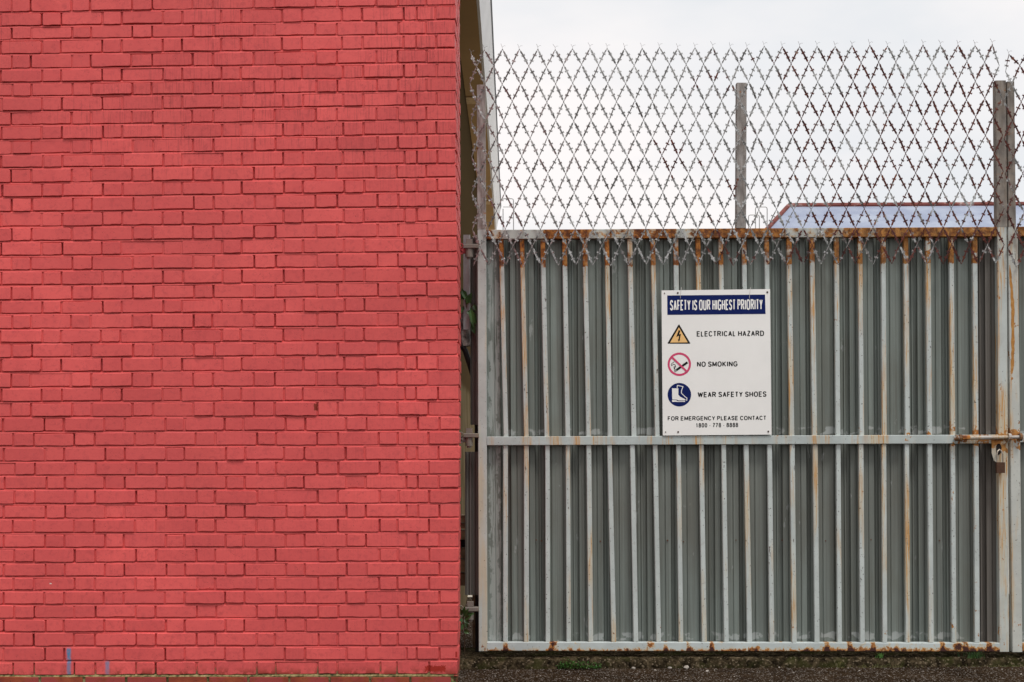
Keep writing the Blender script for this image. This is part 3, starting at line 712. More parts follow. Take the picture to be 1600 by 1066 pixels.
# hinges
M_HINGE = steel('hinge_paint', (0.36, 0.33, 0.29), 'post', 0.62); M_HRED = plain('red_painted_steel', (0.30, 0.04, 0.045), 0.6, var=0.3)
def hinge(cx, cy, sc_=1.0):
    pl = plane_off(GATE, -0.035)
    mb = MB(); a, b = P(cx, cy + 4, pl), P(cx, cy + 18, pl)
    mb.tube([a, b], S_(6.2 * sc_), 14); h = mb.build('hinge', M_HINGE, gate)
    def sub(name, fn, mat=M_HINGE): m_ = MB(); fn(m_); return m_.build(name, mat, h)
    sub('nut', lambda m_: m_.bar(P(cx, cy - 10, pl), P(cx, cy - 2, pl), S_(10), S_(10), .002))
    sub('hinge_strap', lambda m_: m_.bar(P(cx - 7.5, cy + 1.6, pl), P(748.2, cy + 1.6, pl), S_(6.5), .055, .003))
    sub('hinge_pin', lambda m_: m_.tube([P(cx, cy + 18, pl), P(cx, cy + 21, pl)], S_(3.6), 10))
    def lug(m_):
        m_.bar(P(716, cy + 8, pl), P(cx - 5.5, cy + 8, pl), S_(9), .012, .002)
        for yy in (3, 13): m_.tube([P(719 + 5 * math.cos(t / 6 * 6.283), cy + yy + 3.5 * math.sin(t / 6 * 6.283) - 3, plane_off(pl, -.008)) for t in range(7)], .004, 6)
    sub('hinge_lug', lug, M_HRED if cy < 600 else M_HINGE)
hinge(733.2, 384); hinge(733, 679, .92); hinge(735, 950, .88)

# bolt, lock plate
M_BOLT = steel('bolt_rod_paint', (0.55, 0.51, 0.47), 'mid', 0.30)
pl = plane_off(GATE, -0.048)
mb = MB(); mb.tube([P(1491, 684.6, pl), P(1573, 683.3, pl)], S_(3.1), 10); mb.tube([P(1573, 683.3, pl), P(1596, 683.0, pl)], S_(2.6), 10)
bolt = mb.build('slide_bolt', M_BOLT, gate)
M_RUST = N('deep_rust'); M_RUST = M_RUST.done(rust_col(M_RUST), 0.9, 0, M_RUST.bump(M_RUST.noise(120, 4, 0.7), 0.7, 0.002))
for cx, r_, m_ in ((1494.5, 4.6, M_HINGE), (1500.6, 5.2, M_HINGE), (1577.2, 6.2, M_BOLT), (1594.5, 6.0, M_HINGE)):
    mb = MB(); mb.tube([P(cx - 2, 684.4 - (cx - 1494) * .013, pl), P(cx + 2, 684.4 - (cx - 1494) * .013, pl)], S_(r_), 12); mb.build('bolt_collar', m_, bolt)
mb = MB(); mb.tube([P(1503.5, 684.2, pl), P(1515.5, 684.0, pl)], [S_(4.2), S_(3.4)], 9); mb.build('rusty_sleeve', M_RUST, bolt)
mb = MB()
def poly(pts, pl): return [P(x, y, pl) for x, y in pts]
def plate(mb, pts, pl, th, mi=0):
    a = poly(pts, pl); b = poly(pts, plane_off(pl, th)); n = len(pts)
    mb.add(a + b, [tuple(range(n)), tuple(range(2 * n - 1, n - 1, -1))] + [((i + 1) % n, i, i + n, (i + 1) % n + n) for i in range(n)], mi)
plate(mb, [(1548, 687), (1571.5, 686.5), (1571.5, 724), (1560, 724), (1553, 720), (1549.5, 708), (1549.5, 694)], plane_off(GATE, -0.034), .006)
mb.build('lock_plate', M_POST, gate)
mb = MB(); plate(mb, [(1556.5, 697), (1559, 693.5), (1562.5, 693.5), (1565, 699), (1564, 708), (1561, 711), (1557, 709)], plane_off(GATE, -0.0365), .002)
mb.build('lock_slot', plain('black_hole', (0.012, 0.008, 0.007), 0.9), gate)
# padlock hangs from the plate
lp = P(1562.5, 739, plane_off(GATE, -0.055)); lock = thing('padlock', 'small brown padlock hanging on the gate\'s bolt plate', 'padlock', lp)
pl = plane_off(GATE, -0.055)
mb = MB(); A, B = P(1562.8, 722.5, pl), P(1563, 739.2, pl); mb.bar(A, B, S_(13.2), .022, .003)
mb.build('lock_body', plain('brown_brass', (0.085, 0.040, 0.022), 0.55, 0.35, 0.2, 60), lock)
mb = MB(); mb.tube([P(1557.7, 723, pl), P(1557.6, 710, pl), P(1558.7, 705.5, plane_off(pl, .004)), P(1561.5, 702.6, plane_off(pl, .010)), P(1564.7, 704.5, plane_off(pl, .006)), P(1566.6, 709, pl), P(1567, 723, pl)], S_(1.15), 8)
mb.build('shackle', plain('worn_shackle', (0.33, 0.28, 0.23), 0.45, 0.5), lock)

# ---- right-hand leaf, only its edge in view
gp2 = P(1670, 1016, GATE); leaf2 = thing('metal_gate', 'second grey gate leaf with a rust-streaked post at the photo\'s right edge', 'gate', (gp2.x, gp2.y, gp2.z))
pbar('frame_post', (1580.6, 356), (1587.6, 1018), 15.2, 0.05, steel('rust_streaked_post', (0.50, 0.51, 0.47), 'post'), leaf2)
pbar('upright', (1576.9, 129), (1579.6, 355.6), 11.4, 0.05, M_UPR, leaf2)
pbar('top_rail', (1588.6, 362.6), (1800, 361.2), 14.5, 0.05, M_TOPR, leaf2)
pbar('middle_rail', (1592, 684.5), (1803, 683.5), 13.6, 0.045, M_MIDR, leaf2)
pbar('bottom_rail', (1595.5, 1010.6), (1806, 1011), 13.4, 0.05, M_BOTR, leaf2)
for k_ in range(5):
    x = 1622 + 36 * k_
    pbar('bar', (x, 370), (x + 3, 677), 7.4, .028, M_BAR, leaf2); pbar('bar', (x + 3, 691.5), (x + 6, 1003.6), 7.4, .028, M_BAR, leaf2)
pbar('frame_post', (1803, 354), (1808, 1018), 14, .05, M_POST, leaf2)
sheet('metal_sheet', 1577, 1806, 362, 1012, 0.034, M_SHEET, leaf2, phase=1585.5)
# orange rust run down the right leaf's post
def blotch(name, pts, pl, mat, root, th=0.0008):
    mb = MB(); plate(mb, pts, pl, th); return mb.build(name, mat, root)
M_RUN = N('orange_rust_run'); _n = M_RUN.noise(40, 5, .7); M_RUN = M_RUN.done(M_RUN.ramp(_n, (.3, (.30, .12, .03)), (.55, (.45, .21, .05)), (.75, (.50, .36, .18))), .85)
pts = []
qq = random.Random(5)
ysr = [414 + 6.3 * t for t in range(28)]
cw = lambda y: interp(y, [414, 425, 460, 520, 560, 575, 585], [0.4, 1.6, 2.4, 3.2, 2.6, 3.4, 0.8]); cxr = lambda y: interp(y, [414, 440, 470, 540, 585], [1577.8, 1579.5, 1582, 1583, 1581])
lft = [(cxr(y) - cw(y) * qq.uniform(.6, 1.15), y) for y in ysr]; rgt = [(cxr(y) + cw(y) * qq.uniform(.6, 1.15), y) for y in ysr]
mbr = MB(); plr = plane_off(GATE, -0.0262)
for a_, b_ in zip(range(27), range(1, 28)):
    mbr.add([P(*lft[a_], plr), P(*rgt[a_], plr), P(*rgt[b_], plr), P(*lft[b_], plr)], [(0, 1, 2, 3)])
mbr.build('rust_run', M_RUN, leaf2)

# ================================================================== RAZOR MESH
MESHP = plane_off(GATE, -0.052)
ROWY = [77.5,103.5,132,160,189,217,245,272.5,301.5,329.5,358.5,385.5,415]
def seg(mb, A, B, fam, q, barbs=True):
    A, B = Vector(A), Vector(B); t = (B - A); L = t.length; t.normalize()
    y = Vector((0, 1, 0)); s_ = t.cross(y).normalized()
    wob = s_ * q.uniform(-.0022, .0022) + y * q.uniform(-.002, .002)
    M1, M2 = A + t * L * .33 + wob, A + t * L * .67 + wob * .6
    mb.tube([A, M1, M2, B], 0.0020, 5, caps=False)
    # flat blade strip, turned about its own line
    an = q.uniform(-.35, .35) + (0.2 if fam else 0.75) * q.choice((-1, 1))
    a0 = (s_ * math.cos(an) + y * math.sin(an)); th = (s_ * -math.sin(an) + y * math.cos(an)) * .0007
    hw = (0.0054 if fam else 0.0050) * q.uniform(.88, 1.1)
    for (p0, p1) in ((A + t * L * .13, M1), (M1, M2), (M2, A + t * L * .87)):
        mb.add([p0 - a0 * hw - th, p0 + a0 * hw - th, p1 + a0 * hw - th, p1 - a0 * hw - th, p0 - a0 * hw + th, p0 + a0 * hw + th, p1 + a0 * hw + th, p1 - a0 * hw + th],
               [(0, 1, 2, 3), (4, 7, 6, 5), (0, 4, 5, 1), (3, 2, 6, 7), (1, 5, 6, 2), (0, 3, 7, 4)])
    if not barbs: return
    for c_ in (.36 + q.uniform(-.03, .03), .66 + q.uniform(-.03, .03)):
        C = A + t * L * c_ + wob; an2 = q.uniform(-.55, .55)
        sd = (s_ * math.cos(an2) + y * math.sin(an2)); yy = (s_ * -math.sin(an2) + y * math.cos(an2)) * .0009
        for sg in (-1, 1):
            tip = q.uniform(.0115, .0145); sk = q.uniform(-.002, .002)
            o2 = [C - t * .0034, C + sd * sg * tip * .55 - t * .0036, C + sd * sg * tip + t * (-.0062 + sk), C + sd * sg * tip * .80 + t * sk,
                  C + sd * sg * tip + t * (.0062 + sk), C + sd * sg * tip * .55 + t * .0036, C + t * .0034]
            n = 7; vs = [p - yy for p in o2] + [p + yy for p in o2]
            mb.add(vs, [tuple(range(n)), tuple(range(2 * n - 1, n - 1, -1))] + [((i + 1) % n, i, i + n, (i + 1) % n + n) for i in range(n)])
def razor(name, label, x0, c0, c1, y_off, lean, odd_lo, odd_hi, top_fix=None):
    base = P(x0 + 27.34 * (c0 + c1) / 2, 415, MESHP)
    root = thing(name, label, 'razor mesh', base, 'razor wire mesh above the gate')
    q = random.Random(int(x0))
    jit = {}
    def node(r, c):
        if (r, c) not in jit: jit[(r, c)] = (q.gauss(0, .65), q.gauss(0, .75), q.gauss(0, .006))
        jx, jy, jd = jit[(r, c)]
        x = x0 + lean * r / 12 + 27.34 * c + 13.67 * (r % 2); yy = ROWY[r] + y_off - interp(r, [0, 12], [.0100, .0035]) * (x - 785)
        if top_fix: 
            dx, dy = top_fix(r, c); x += dx; yy += dy
        return P(x + jx, yy + jy, plane_off(MESHP, jd))
    def ok(r, c): return (c0 <= c <= c1) if r % 2 == 0 else (odd_lo <= c <= odd_hi)
    fam = {}
    for r in range(12):
        for c in range(c0 - 1, c1 + 2):
            if not ok(r, c): continue
            # down-right neighbour, down-left neighbour
            dr = (r + 1, c) if r % 2 == 0 else (r + 1, c + 1); dl = (r + 1, c - 1) if r % 2 == 0 else (r + 1, c)
            if ok(*dr): fam.setdefault((0, 2 * c + (r % 2) - r), []).append(((r, c), dr))
            if ok(*dl): fam.setdefault((1, 2 * c + (r % 2) + r), []).append(((r, c), dl))
    for (fm, key), segs in sorted(fam.items()):
        mb = MB()
        for a, b in segs:
            A, B = node(*a), node(*b); d = Vector((0, -.0016 if fm else .0016, 0))
            seg(mb, A + d, B + d, fm == 0, q)
            if a[0] == 0 and fm == 0:     # frayed ends standing up at the top
                mb.tube([A, A + Vector((q.uniform(-.004, .0), 0, .012)), A + Vector((-.010 + q.gauss(0, .002), 0, .030 + q.gauss(0, .002)))], .0009, 4)
                mb.tube([A + Vector((0, 0, .012)), A + Vector((.009, 0, .020)), A + Vector((.018, 0, .019 + q.gauss(0, .002)))], .0007, 4)
        mb.build('razor_strand', M_WIRE, root)
    return root
razor('razor_mesh', 'wide diamond mesh of barbed razor wire standing above the corrugated gate', 757.8, -1, 29, 0, 5.4, -1, 29,
      lambda r, c: ((6, 6) if (r == 0 and c == -1) else ((3.5, 0) if c == -1 and r % 2 == 0 else (((-4, 6) if r == 1 else (0, 0)) if c == 29 and r % 2 == 1 else (0, 0)))))
def fix2(r, c):
    if c == 0 and r == 0: return (-3, 9)
    if c == -1 and r == 1: return (4, 10)
    if r == 0: return (0, 5)
    return (0, 0)
razor('razor_mesh', 'narrow strip of sagging razor mesh over the right gate leaf, cut by the photo edge', 1579, 0, 7, 5, 9, -1, 7, fix2)

# ================================================================== SIGN
SP = plane_off(GATE, -0.034)
sp0 = P(1120, 680, SP)
sign = thing('safety_sign', 'white rectangular safety notice with blue heading, wired to the gate bars', 'sign', sp0)
M_WHITE = plain('white_sign_face', (0.86, 0.85, 0.82), 0.35, var=0.02, scale=6)
M_NAVY = plain('navy_print', (0.004, 0.013, 0.100), 0.6, var=0.04, spec=.12); M_BLACK = plain('black_print', (0.008, 0.008, 0.008), 0.6, var=0.05, spec=.12)
M_ORANGE = plain('pale_orange_print', (0.85, 0.52, 0.20), 0.4, var=0.03); M_REDP = plain('crimson_print', (0.62, 0.055, 0.15), 0.4, var=0.04); M_GREYP = plain('grey_print', (0.25, 0.27, 0.25), 0.45)
TL, TR, BR, BL = (1033.6, 454), (1203.2, 451.8), (1205.6, 679.2), (1035.6, 680.6)
mb = MB(); plate(mb, [TL, TR, BR, BL], SP, 0.004); mb.build('sign_board', M_WHITE, sign)
def lay(n): return plane_off(SP, -0.0006 * n)
def flat(name, pts, mat, n, parent=sign):
    mb = MB(); ln = len(pts); mb.add(poly(pts, lay(n)), [tuple(range(ln))]); return mb.build(name, mat, parent)
band = flat('heading_band', [(1042.4, 461.8), (1195.4, 460.4), (1196.2, 490.8), (1042.8, 492.2)], M_NAVY, 1)
def arc(cx, cy, rx, ry, a0, a1, n=9, e=1.0):
    out = []
    for i in range(n + 1):
        a = math.radians(lerp(a0, a1, i / n)); c, d = math.cos(a), math.sin(a)
        out.append((cx + rx * math.copysign(abs(c) ** e, c), cy + ry * math.copysign(abs(d) ** e, d)))
    return out
def glyphs(e):
    SS = [(1, .80), (.86, .95), (.5, 1), (.14, .95), (0, .77), (.12, .60), (.5, .51), (.88, .41), (1, .23), (.86, .05), (.5, 0), (.14, .05), (0, .20)]
    O = arc(.5, .5, .5, .5, 0, 342, 19, e) + ['close']
    return {'A': (.67, [[(0, 0), (.5, 1), (1, 0)], [(.2, .33), (.8, .33)]]), 'C': (.68, [arc(.5, .5, .52, .5, 35, 325, 14, e)]),
     'D': (.70, [[(0, 1), (.4, 1)] + arc(.4, .5, .6, .5, 70, -70, 8, e) + [(.4, 0), (0, 0), 'close']]),
     'E': (.62, [[(1, 1), (0, 1), (0, 0), (1, 0)], [(0, .52), (.92, .52)]]), 'F': (.57, [[(1, 1), (0, 1), (0, 0)], [(0, .50), (.88, .50)]]),
     'G': (.75, [arc(.5, .5, .5, .5, 35, 300, 14, e) + [(1, .2), (1, .47), (.55, .47)]]), 'H': (.68, [[(0, 0), (0, 1)], [(1, 0), (1, 1)], [(0, .52), (1, .52)]]),
     'I': (.24, [[(.5, 0), (.5, 1)]]), 'K': (.68, [[(0, 0), (0, 1)], [(.95, 1), (0, .38)], [(.3, .58), (1, 0)]]), 'L': (.54, [[(0, 1), (0, 0), (1, 0)]]),
     'M': (.80, [[(0, 0), (0, 1), (.5, .12), (1, 1), (1, 0)]]), 'N': (.69, [[(0, 0), (0, 1), (1, 0), (1, 1)]]), 'O': (.76, [O]),
     'P': (.64, [[(0, 0), (0, 1), (.5, 1)] + arc(.55, .75, .45, .25, 75, -75, 6, e) + [(.5, .5), (0, .5)]]),
     'R': (.70, [[(0, 0), (0, 1), (.5, 1)] + arc(.55, .76, .40, .24, 75, -75, 6, e) + [(.5, .52), (0, .52)], [(.5, .52), (1, 0)]]),
     'S': (.64, [SS]), 'T': (.60, [[(0, 1), (1, 1)], [(.5, 1), (.5, 0)]]), 'U': (.69, [[(0, 1), (0, .35)] + arc(.5, .32, .5, .32, 190, 350, 8, e) + [(1, .35), (1, 1)]]),
     'W': (.96, [[(0, 1), (.26, 0), (.5, .92), (.74, 0), (1, 1)]]), 'Y': (.66, [[(0, 1), (.5, .44), (1, 1)], [(.5, .44), (.5, 0)]]), 'Z': (.61, [[(.04, 1), (1, 1), (0, 0), (1, 0)]]),
     '0': (.53, [O]), '1': (.46, [[(.05, .76), (.55, 1), (.55, 0)]]), '7': (.52, [[(0, 1), (1, 1), (.55, .5), (.35, 0)]]),
     '8': (.53, [arc(.5, .76, .42, .24, 0, 340, 13, e) + ['close'], arc(.5, .26, .5, .26, 0, 340, 13, e) + ['close']]), '-': (.30, [[(0, .38), (1, .38)]])}
def ribbon(mb, pts, sw, sh, pl, closed):
    n = len(pts); L, Rr = [], []
    for i, p in enumerate(pts):
        a = pts[i - 1] if (i > 0 or closed) else None; b = pts[(i + 1) % n] if (i < n - 1 or closed) else None
        d1 = (Vector(p) - Vector(a)).normalized() if a is not None else None; d2 = (Vector(b) - Vector(p)).normalized() if b is not None else None
        d1 = d1 or d2; d2 = d2 or d1
        m = (d1 + d2); m = m.normalized() if m.length > .2 else d1
        nn = Vector((-m.y, m.x)); k = 1 / max(.6, abs(nn.dot(Vector((-d1.y, d1.x)))))
        L.append((p[0] + nn.x * sw / 2 * k, p[1] + nn.y * sh / 2 * k)); Rr.append((p[0] - nn.x * sw / 2 * k, p[1] - nn.y * sh / 2 * k))
    vs = [P(*v, pl) for v in L + Rr]
    mb.add(vs, [(i, (i + 1) % n, (i + 1) % n + n, i + n) for i in range(n if closed else n - 1)])
def text(s, xa, xb, ytop, ybot, mat, n, name='lettering', slope=-0.9 / 100, sw=1.25, sh=None, e=0.85, gap=.13, parent=sign):
    G = glyphs(e); sh = sh or sw; tot = sum((G[c][0] + gap) if c != ' ' else .30 for c in s) - gap; u = (xb - xa) / tot
    mb = MB(); x = xa; k = 0
    for c in s:
        if c == ' ': x += .30 * u; continue
        w_, st = G[c]; w_ *= u
        for line in st:
            cl = line[-1] == 'close'; ln = line[:-1] if cl else line
            runs, cur = [], [ln[0]]
            for i_ in range(1, len(ln)):
                cur.append(ln[i_])
                if i_ < len(ln) - 1:
                    d1 = Vector(((ln[i_][0] - ln[i_-1][0]) * w_, (ln[i_][1] - ln[i_-1][1]) * (ybot - ytop))).normalized(); d2 = Vector(((ln[i_+1][0] - ln[i_][0]) * w_, (ln[i_+1][1] - ln[i_][1]) * (ybot - ytop))).normalized()
                    if d1.dot(d2) < -0.15 and not cl: runs.append(cur); cur = [ln[i_]]
            runs.append(cur)
            for ln in runs:
              pts = [(x + sw / 2 + a * (w_ - sw), ybot - sh / 2 - b * (ybot - ytop - sh) + (x - xa) * slope) for a, b in ln]
              ribbon(mb, pts, sw, sh, plane_off(lay(n), -0.00003 * (k % 5)), cl); k += 1
        x += w_ + gap * u
    return mb.build(name, mat, parent)
text('SAFETY IS OUR HIGHEST PRIORITY', 1046.8, 1191.6, 468.9, 485.4, M_WHITE, 2, 'heading_lettering', sw=1.8, sh=2.3, e=0.6, gap=.085)
text('ELECTRICAL HAZARD', 1088.6, 1193.9, 517.6, 526.1, M_BLACK, 1, sw=1.7, sh=1.4, gap=.11)
text('NO SMOKING', 1089.0, 1152.4, 565.1, 573.4, M_BLACK, 1, sw=1.7, sh=1.4, gap=.11)
text('WEAR SAFETY SHOES', 1090.0, 1197.6, 612.6, 621.0, M_BLACK, 1, sw=1.7, sh=1.4, gap=.11)
text('FOR EMERGENCY PLEASE CONTACT', 1043.3, 1197.3, 650.6, 657.4, M_BLACK, 1, sw=1.35, sh=1.2, slope=-0.006, gap=.11)
text('1800 - 778 - 8888', 1087.3, 1153.4, 661.2, 668.2, M_BLACK, 1, sw=1.3, sh=1.15, gap=.11)
def rounded_tri(cx, top, bot, half): return [(cx - .8, top + .6), (cx, top), (cx + .8, top + .6), (cx + half, bot - .8), (cx + half - .6, bot), (cx - half + .6, bot), (cx - half, bot - .8)]
tri = flat('hazard_triangle', rounded_tri(1060.8, 507.0, 537.2, 17.8), M_BLACK, 1)
flat('triangle_fill', [(1060.8, 511.6), (1074.6, 535.2), (1047.0, 535.4)], M_ORANGE, 2, tri)
flat('lightning_bolt', [(1060.4, 516), (1063.2, 516.6), (1061.2, 522.6), (1064, 521.8), (1062.2, 530.6), (1063.0, 530.8), (1060.4, 534), (1059.2, 530.3), (1060.2, 530.4), (1061.2, 524.8), (1056.8, 526.4)], M_BLACK, 3, tri)
def ring(mb, cx, cy, r0, r1, pl, n=48):
    vs = []
    for i in range(n):
        a = 2 * math.pi * i / n; vs += [P(cx + r0 * math.cos(a), cy + r0 * math.sin(a), pl), P(cx + r1 * math.cos(a), cy + r1 * math.sin(a), pl)]
    mb.add(vs, [(2 * i, 2 * i + 1, (2 * i + 3) % (2 * n), (2 * i + 2) % (2 * n)) for i in range(n)])
mb = MB(); ring(mb, 1061.4, 569.3, 15.0, 18.3, lay(1)); ns = mb.build('no_smoking_ring', M_REDP, sign)
def stroke(pts, w):
    out = []; 
    for (a, b) in zip(pts[:-1], pts[1:]):
        d = Vector((b[0] - a[0], b[1] - a[1])).normalized(); n = Vector((-d.y, d.x)) * w / 2; e = d * w * .3
        out.append([(a[0] + n.x - e.x, a[1] + n.y - e.y), (b[0] + n.x + e.x, b[1] + n.y + e.y), (b[0] - n.x + e.x, b[1] - n.y + e.y), (a[0] - n.x - e.x, a[1] - n.y - e.y)])
    return out
def strokes(name, lines, w, mat, n, parent):
    mb = MB(); k = 0
    for ln in lines:
        for qd in stroke(ln, w): mb.add(poly(qd, plane_off(lay(n), -0.00002 * k)), [(0, 1, 2, 3)]); k += 1
    return mb.build(name, mat, parent)
cg = lambda x, y: (1030 + x / 10.66, 545 + y / 10.66)
strokes('cigarette', [[cg(292, 352), cg(462, 232)]], 3.4, M_BLACK, 2, ns)
strokes('cigarette_tip', [[cg(262, 372), cg(286, 356)]], 3.4, M_GREYP, 2, ns)
strokes('smoke_curl', [[cg(250, 340), cg(245, 300), cg(275, 292), cg(262, 262), cg(228, 262), cg(210, 284), cg(200, 262), cg(212, 240), cg(240, 232), cg(246, 215)],
                       [cg(262, 345), cg(258, 312), cg(282, 300)]], 0.75, M_BLACK, 2, ns)
strokes('slash', [[(1049.6, 557.9), (1073.2, 580.7)]], 3.0, M_REDP, 3, ns)
mb = MB(); vs = [P(1061.5 + 18.4 * math.cos(a), 616.9 + 18.4 * math.sin(a), lay(1)) for a in [2 * math.pi * i / 48 for i in range(48)]]; mb.add(vs, [tuple(range(48))]); dc = mb.build('shoe_disc', M_NAVY, sign)
flat('boot_front', [cg(*p) for p in [(213, 660), (320, 660), (318, 765), (345, 798), (405, 828), (438, 845), (436, 862), (322, 862), (300, 850), (218, 846)]], M_WHITE, 2, dc)
flat('boot_sole', [cg(*p) for p in [(214, 856), (288, 860), (300, 870), (330, 876), (432, 872), (430, 886), (318, 886), (292, 884), (216, 886)]], M_WHITE, 2, dc)
strokes('boot_outline', [[cg(300, 652), cg(302, 612), cg(396, 630), cg(372, 700), (cg(370, 742)), cg(430, 800), cg(462, 822), cg(458, 862)]], 1.15, M_WHITE, 2, dc)
for (x, y, r_) in ((1038.4, 458.4, .9), (1059, 457.9, 1.5), (1199, 456.7, 1.5), (1040, 675.2, .9), (1059.6, 675, 1.4), (1200.5, 674.4, 1.4)):
    mb = MB(); mb.tube([P(x, y, plane_off(SP, -.003)), P(x, y, plane_off(SP, .001))], S_(r_), 10); mb.build('screw', plain('rusty_screw', (0.05, 0.025, 0.02), 0.7), sign)
for x in (1063.6, 1171.5):
    mb = MB(); mb.tube([P(x + 1.2, 449, plane_off(SP, .0)), P(x + .6, 453, plane_off(SP, -.004)), P(x, 458, plane_off(SP, -.003)), P(x - .6, 466.5, plane_off(SP, -.002))], .0012, 5); mb.build('tie_wire', plain('pale_tie_wire', (0.6, 0.58, 0.55), 0.5), sign)

# ================================================================== IN THE GAP BESIDE THE GATE
GAP = (0.80, 0)
M_STUB = plain('weathered_grey_timber', (0.24, 0.22, 0.20), 0.9, var=0.7, scale=26)
mb = MB(); nn = 9
for r_ in range(7):
    yy = lerp(481, 541, r_ / 6)
    for s_ in range(nn):
        a = 2 * math.pi * s_ / nn; rr = 1 + .16 * mnoise.noise(Vector((a * 2, r_ * .9, 1)))
        cx = 726.5 + (yy - 510) * .03; p = P(cx + 8.5 * rr * math.cos(a), yy + 2 * mnoise.noise(Vector((a, r_, 3))), GAP); p.y += .035 * rr * math.sin(a); mb.v.append(p)
for r_ in range(6):
    for s_ in range(nn): a0 = r_ * nn + s_; a1 = r_ * nn + (s_ + 1) % nn; mb.f.append((a0, a1, a1 + nn, a0 + nn)); mb.m.append(0)
mb.f.append(tuple(range(nn))); mb.m.append(0); mb.f.append(tuple(range(6 * nn, 7 * nn))); mb.m.append(0)
b0 = P(727, 541, GAP)
stub = mb.build('timber_stub', M_STUB, loc=b0, label='weathered grey stub sticking out between the brick corner and the gate', cat='post')
mb = MB(); mb.tube([P(719, 536, (0.78, 0)), P(727, 548, (0.79, 0)), P(735, 572, (0.8, 0)), P(743, 600, (0.82, 0)), P(746, 640, (.84, 0)), P(747, 1024, (.86, 0))], 0.017, 8)
mb.build('drain_hose', plain('black_hose', (0.012, 0.011, 0.010), 0.7), loc=P(747, 1024, (.86, 0)), label='black hose slanting down behind the gate post from the grey stub', cat='hose')
pr = P(732, 500, (.74, 0)); ivy = thing('climbing_plant', 'dark green leafy creeper growing in the gap by the upper hinge', 'plant', pr)
mb = MB(); mb.tube([P(735, 505, (.76, 0)), P(730, 485, (.74, 0)), P(727, 468, (.73, 0)), P(722, 452, (.73, 0))], .003, 5)
mb.tube([P(730, 485, (.74, 0)), P(738, 478, (.73, 0)), P(742, 474, (.73, 0))], .002, 5); mb.build('stem', M_STEM, ivy)
def leaf_part(root, a, b, wpx, yy, mat):
    A, B = P(*a, (yy, 0)), P(*b, (yy - .02, 0)); mb = MB(); leaf(mb, A, B - A, (B - A).length, S_(wpx), Vector((0, -1, .3))); mb.build('leaf', mat, root)
for a, b, w_, yy in (((722, 452), (730, 470), 9, .72), ((729, 476), (737, 457), 10, .71), ((724, 470), (722, 450), 6, .73), ((735, 480), (740, 512), 9, .70), ((738, 484), (744, 508), 7, .72),
                 ((728, 462), (736, 474), 8, .73), ((740, 476), (744, 486), 7, .71), ((731, 497), (738, 500), 4, .74), ((726, 458), (720, 468), 8, .74), ((730, 486), (737, 492), 8, .72), ((737, 505), (742, 522), 8, .71), ((725, 478), (720, 490), 6, .74)):
    leaf_part(ivy, a, b, w_, yy, M_LEAF)
pr = P(730, 978, (.62, 0)); iv2 = thing('leafy_weed', 'green leafy weed beside the brick corner under the lowest hinge', 'plant', pr)
mb = MB(); mb.tube([P(726, 1026, (.64, 0)), P(726, 985, (.60, 0)), P(724, 962, (.58, 0))], .003, 5); mb.build('stem', M_STEM, iv2)
for a, b, w_, yy in (((724, 965), (732, 951), 7, .55), ((726, 968), (736, 962), 8, .54), ((722, 962), (718, 950), 6, .56), ((725, 968), (733, 974), 7, .55), ((722, 966), (718, 974), 7, .55), ((724, 960), (726, 948), 6, .57), ((727, 972), (730, 982), 6, .56), ((724, 975), (719, 986), 7, .56), ((727, 962), (741, 958), 7, .55), ((725, 985), (733, 990), 7, .57)):
    leaf_part(iv2, a, b, w_, yy, M_LEAF)

# ================================================================== BUILDING BEHIND
M_BEIGE = N('beige_render_eave_shade'); _n = M_BEIGE.noise(2.5, 5, .6); x_, y_, z_ = M_BEIGE.xyz()
M_BEIGE = M_BEIGE.done(M_BEIGE.mix(M_BEIGE.rng(z_, 1.72, 1.80), M_BEIGE.mix(M_BEIGE.rng(_n, .35, .65), (.12, .092, .050), (.18, .14, .085)), (.075, .052, .027)), 1.0, 0, None, 0.0)  # darker brown on the upper wall is eave shade put into the colour
M_SOFF = plain('brown_soffit_board', (0.44, 0.275, 0.115), 1.0, var=0.06, scale=1.5); M_FASC = plain('white_fascia', (0.86, 0.87, 0.87), 0.5, var=0.05, scale=2); M_BLK = plain('black_trim', (0.02, 0.02, 0.02), 0.6)
Y0, Y1 = 1.25, 12.5; H0 = CAM_Z + 3.0
bld = thing('outbuilding', 'brown-walled building with white roof edge running back behind the brick corner', 'building', (-1.5, (Y0 + Y1) / 2, 0))
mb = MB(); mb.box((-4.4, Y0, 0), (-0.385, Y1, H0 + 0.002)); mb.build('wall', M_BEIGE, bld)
mb = MB(); mb.box((-4.6, Y0 - .2, H0 + .003), (-0.205, Y1 + .1, H0 + .05)); sf = mb.build('soffit', M_SOFF, bld)
for d_ in (12.0, 17.9): 
    mb = MB(); yy = 3.0 * F / (HOR - {12.0: 156, 17.9: 316}[d_]) - CAM_D; mb.box((-0.384, yy - .12, H0 - .008), (-0.21 - .05, yy + .12, H0 + .002)); mb.build('ceiling_batten', plain('tan_batten', (0.62, 0.44, 0.24), 1.0), bld)
def slab(mb, sec, y0, y1):
    n = len(sec); mb.add([(x, y0, z) for x, z in sec] + [(x, y1, z) for x, z in sec], [tuple(range(n)), tuple(range(2 * n - 1, n - 1, -1))] + [((i + 1) % n, i, i + n, (i + 1) % n + n) for i in range(n)])
mb = MB(); slab(mb, [(-0.2055, H0), (-0.144, H0 + .30), (-0.165, H0 + .305), (-0.225, H0 + .0025)], Y0 - .2, Y1 + .1); mb.build('fascia', M_FASC, bld)
mb = MB(); slab(mb, [(-0.143, H0 + .30), (-0.133, H0 + .34), (-0.152, H0 + .345), (-0.166, H0 + .306)], Y0 + .4, Y1 + .1); mb.build('gutter_lip', M_BLK, bld)
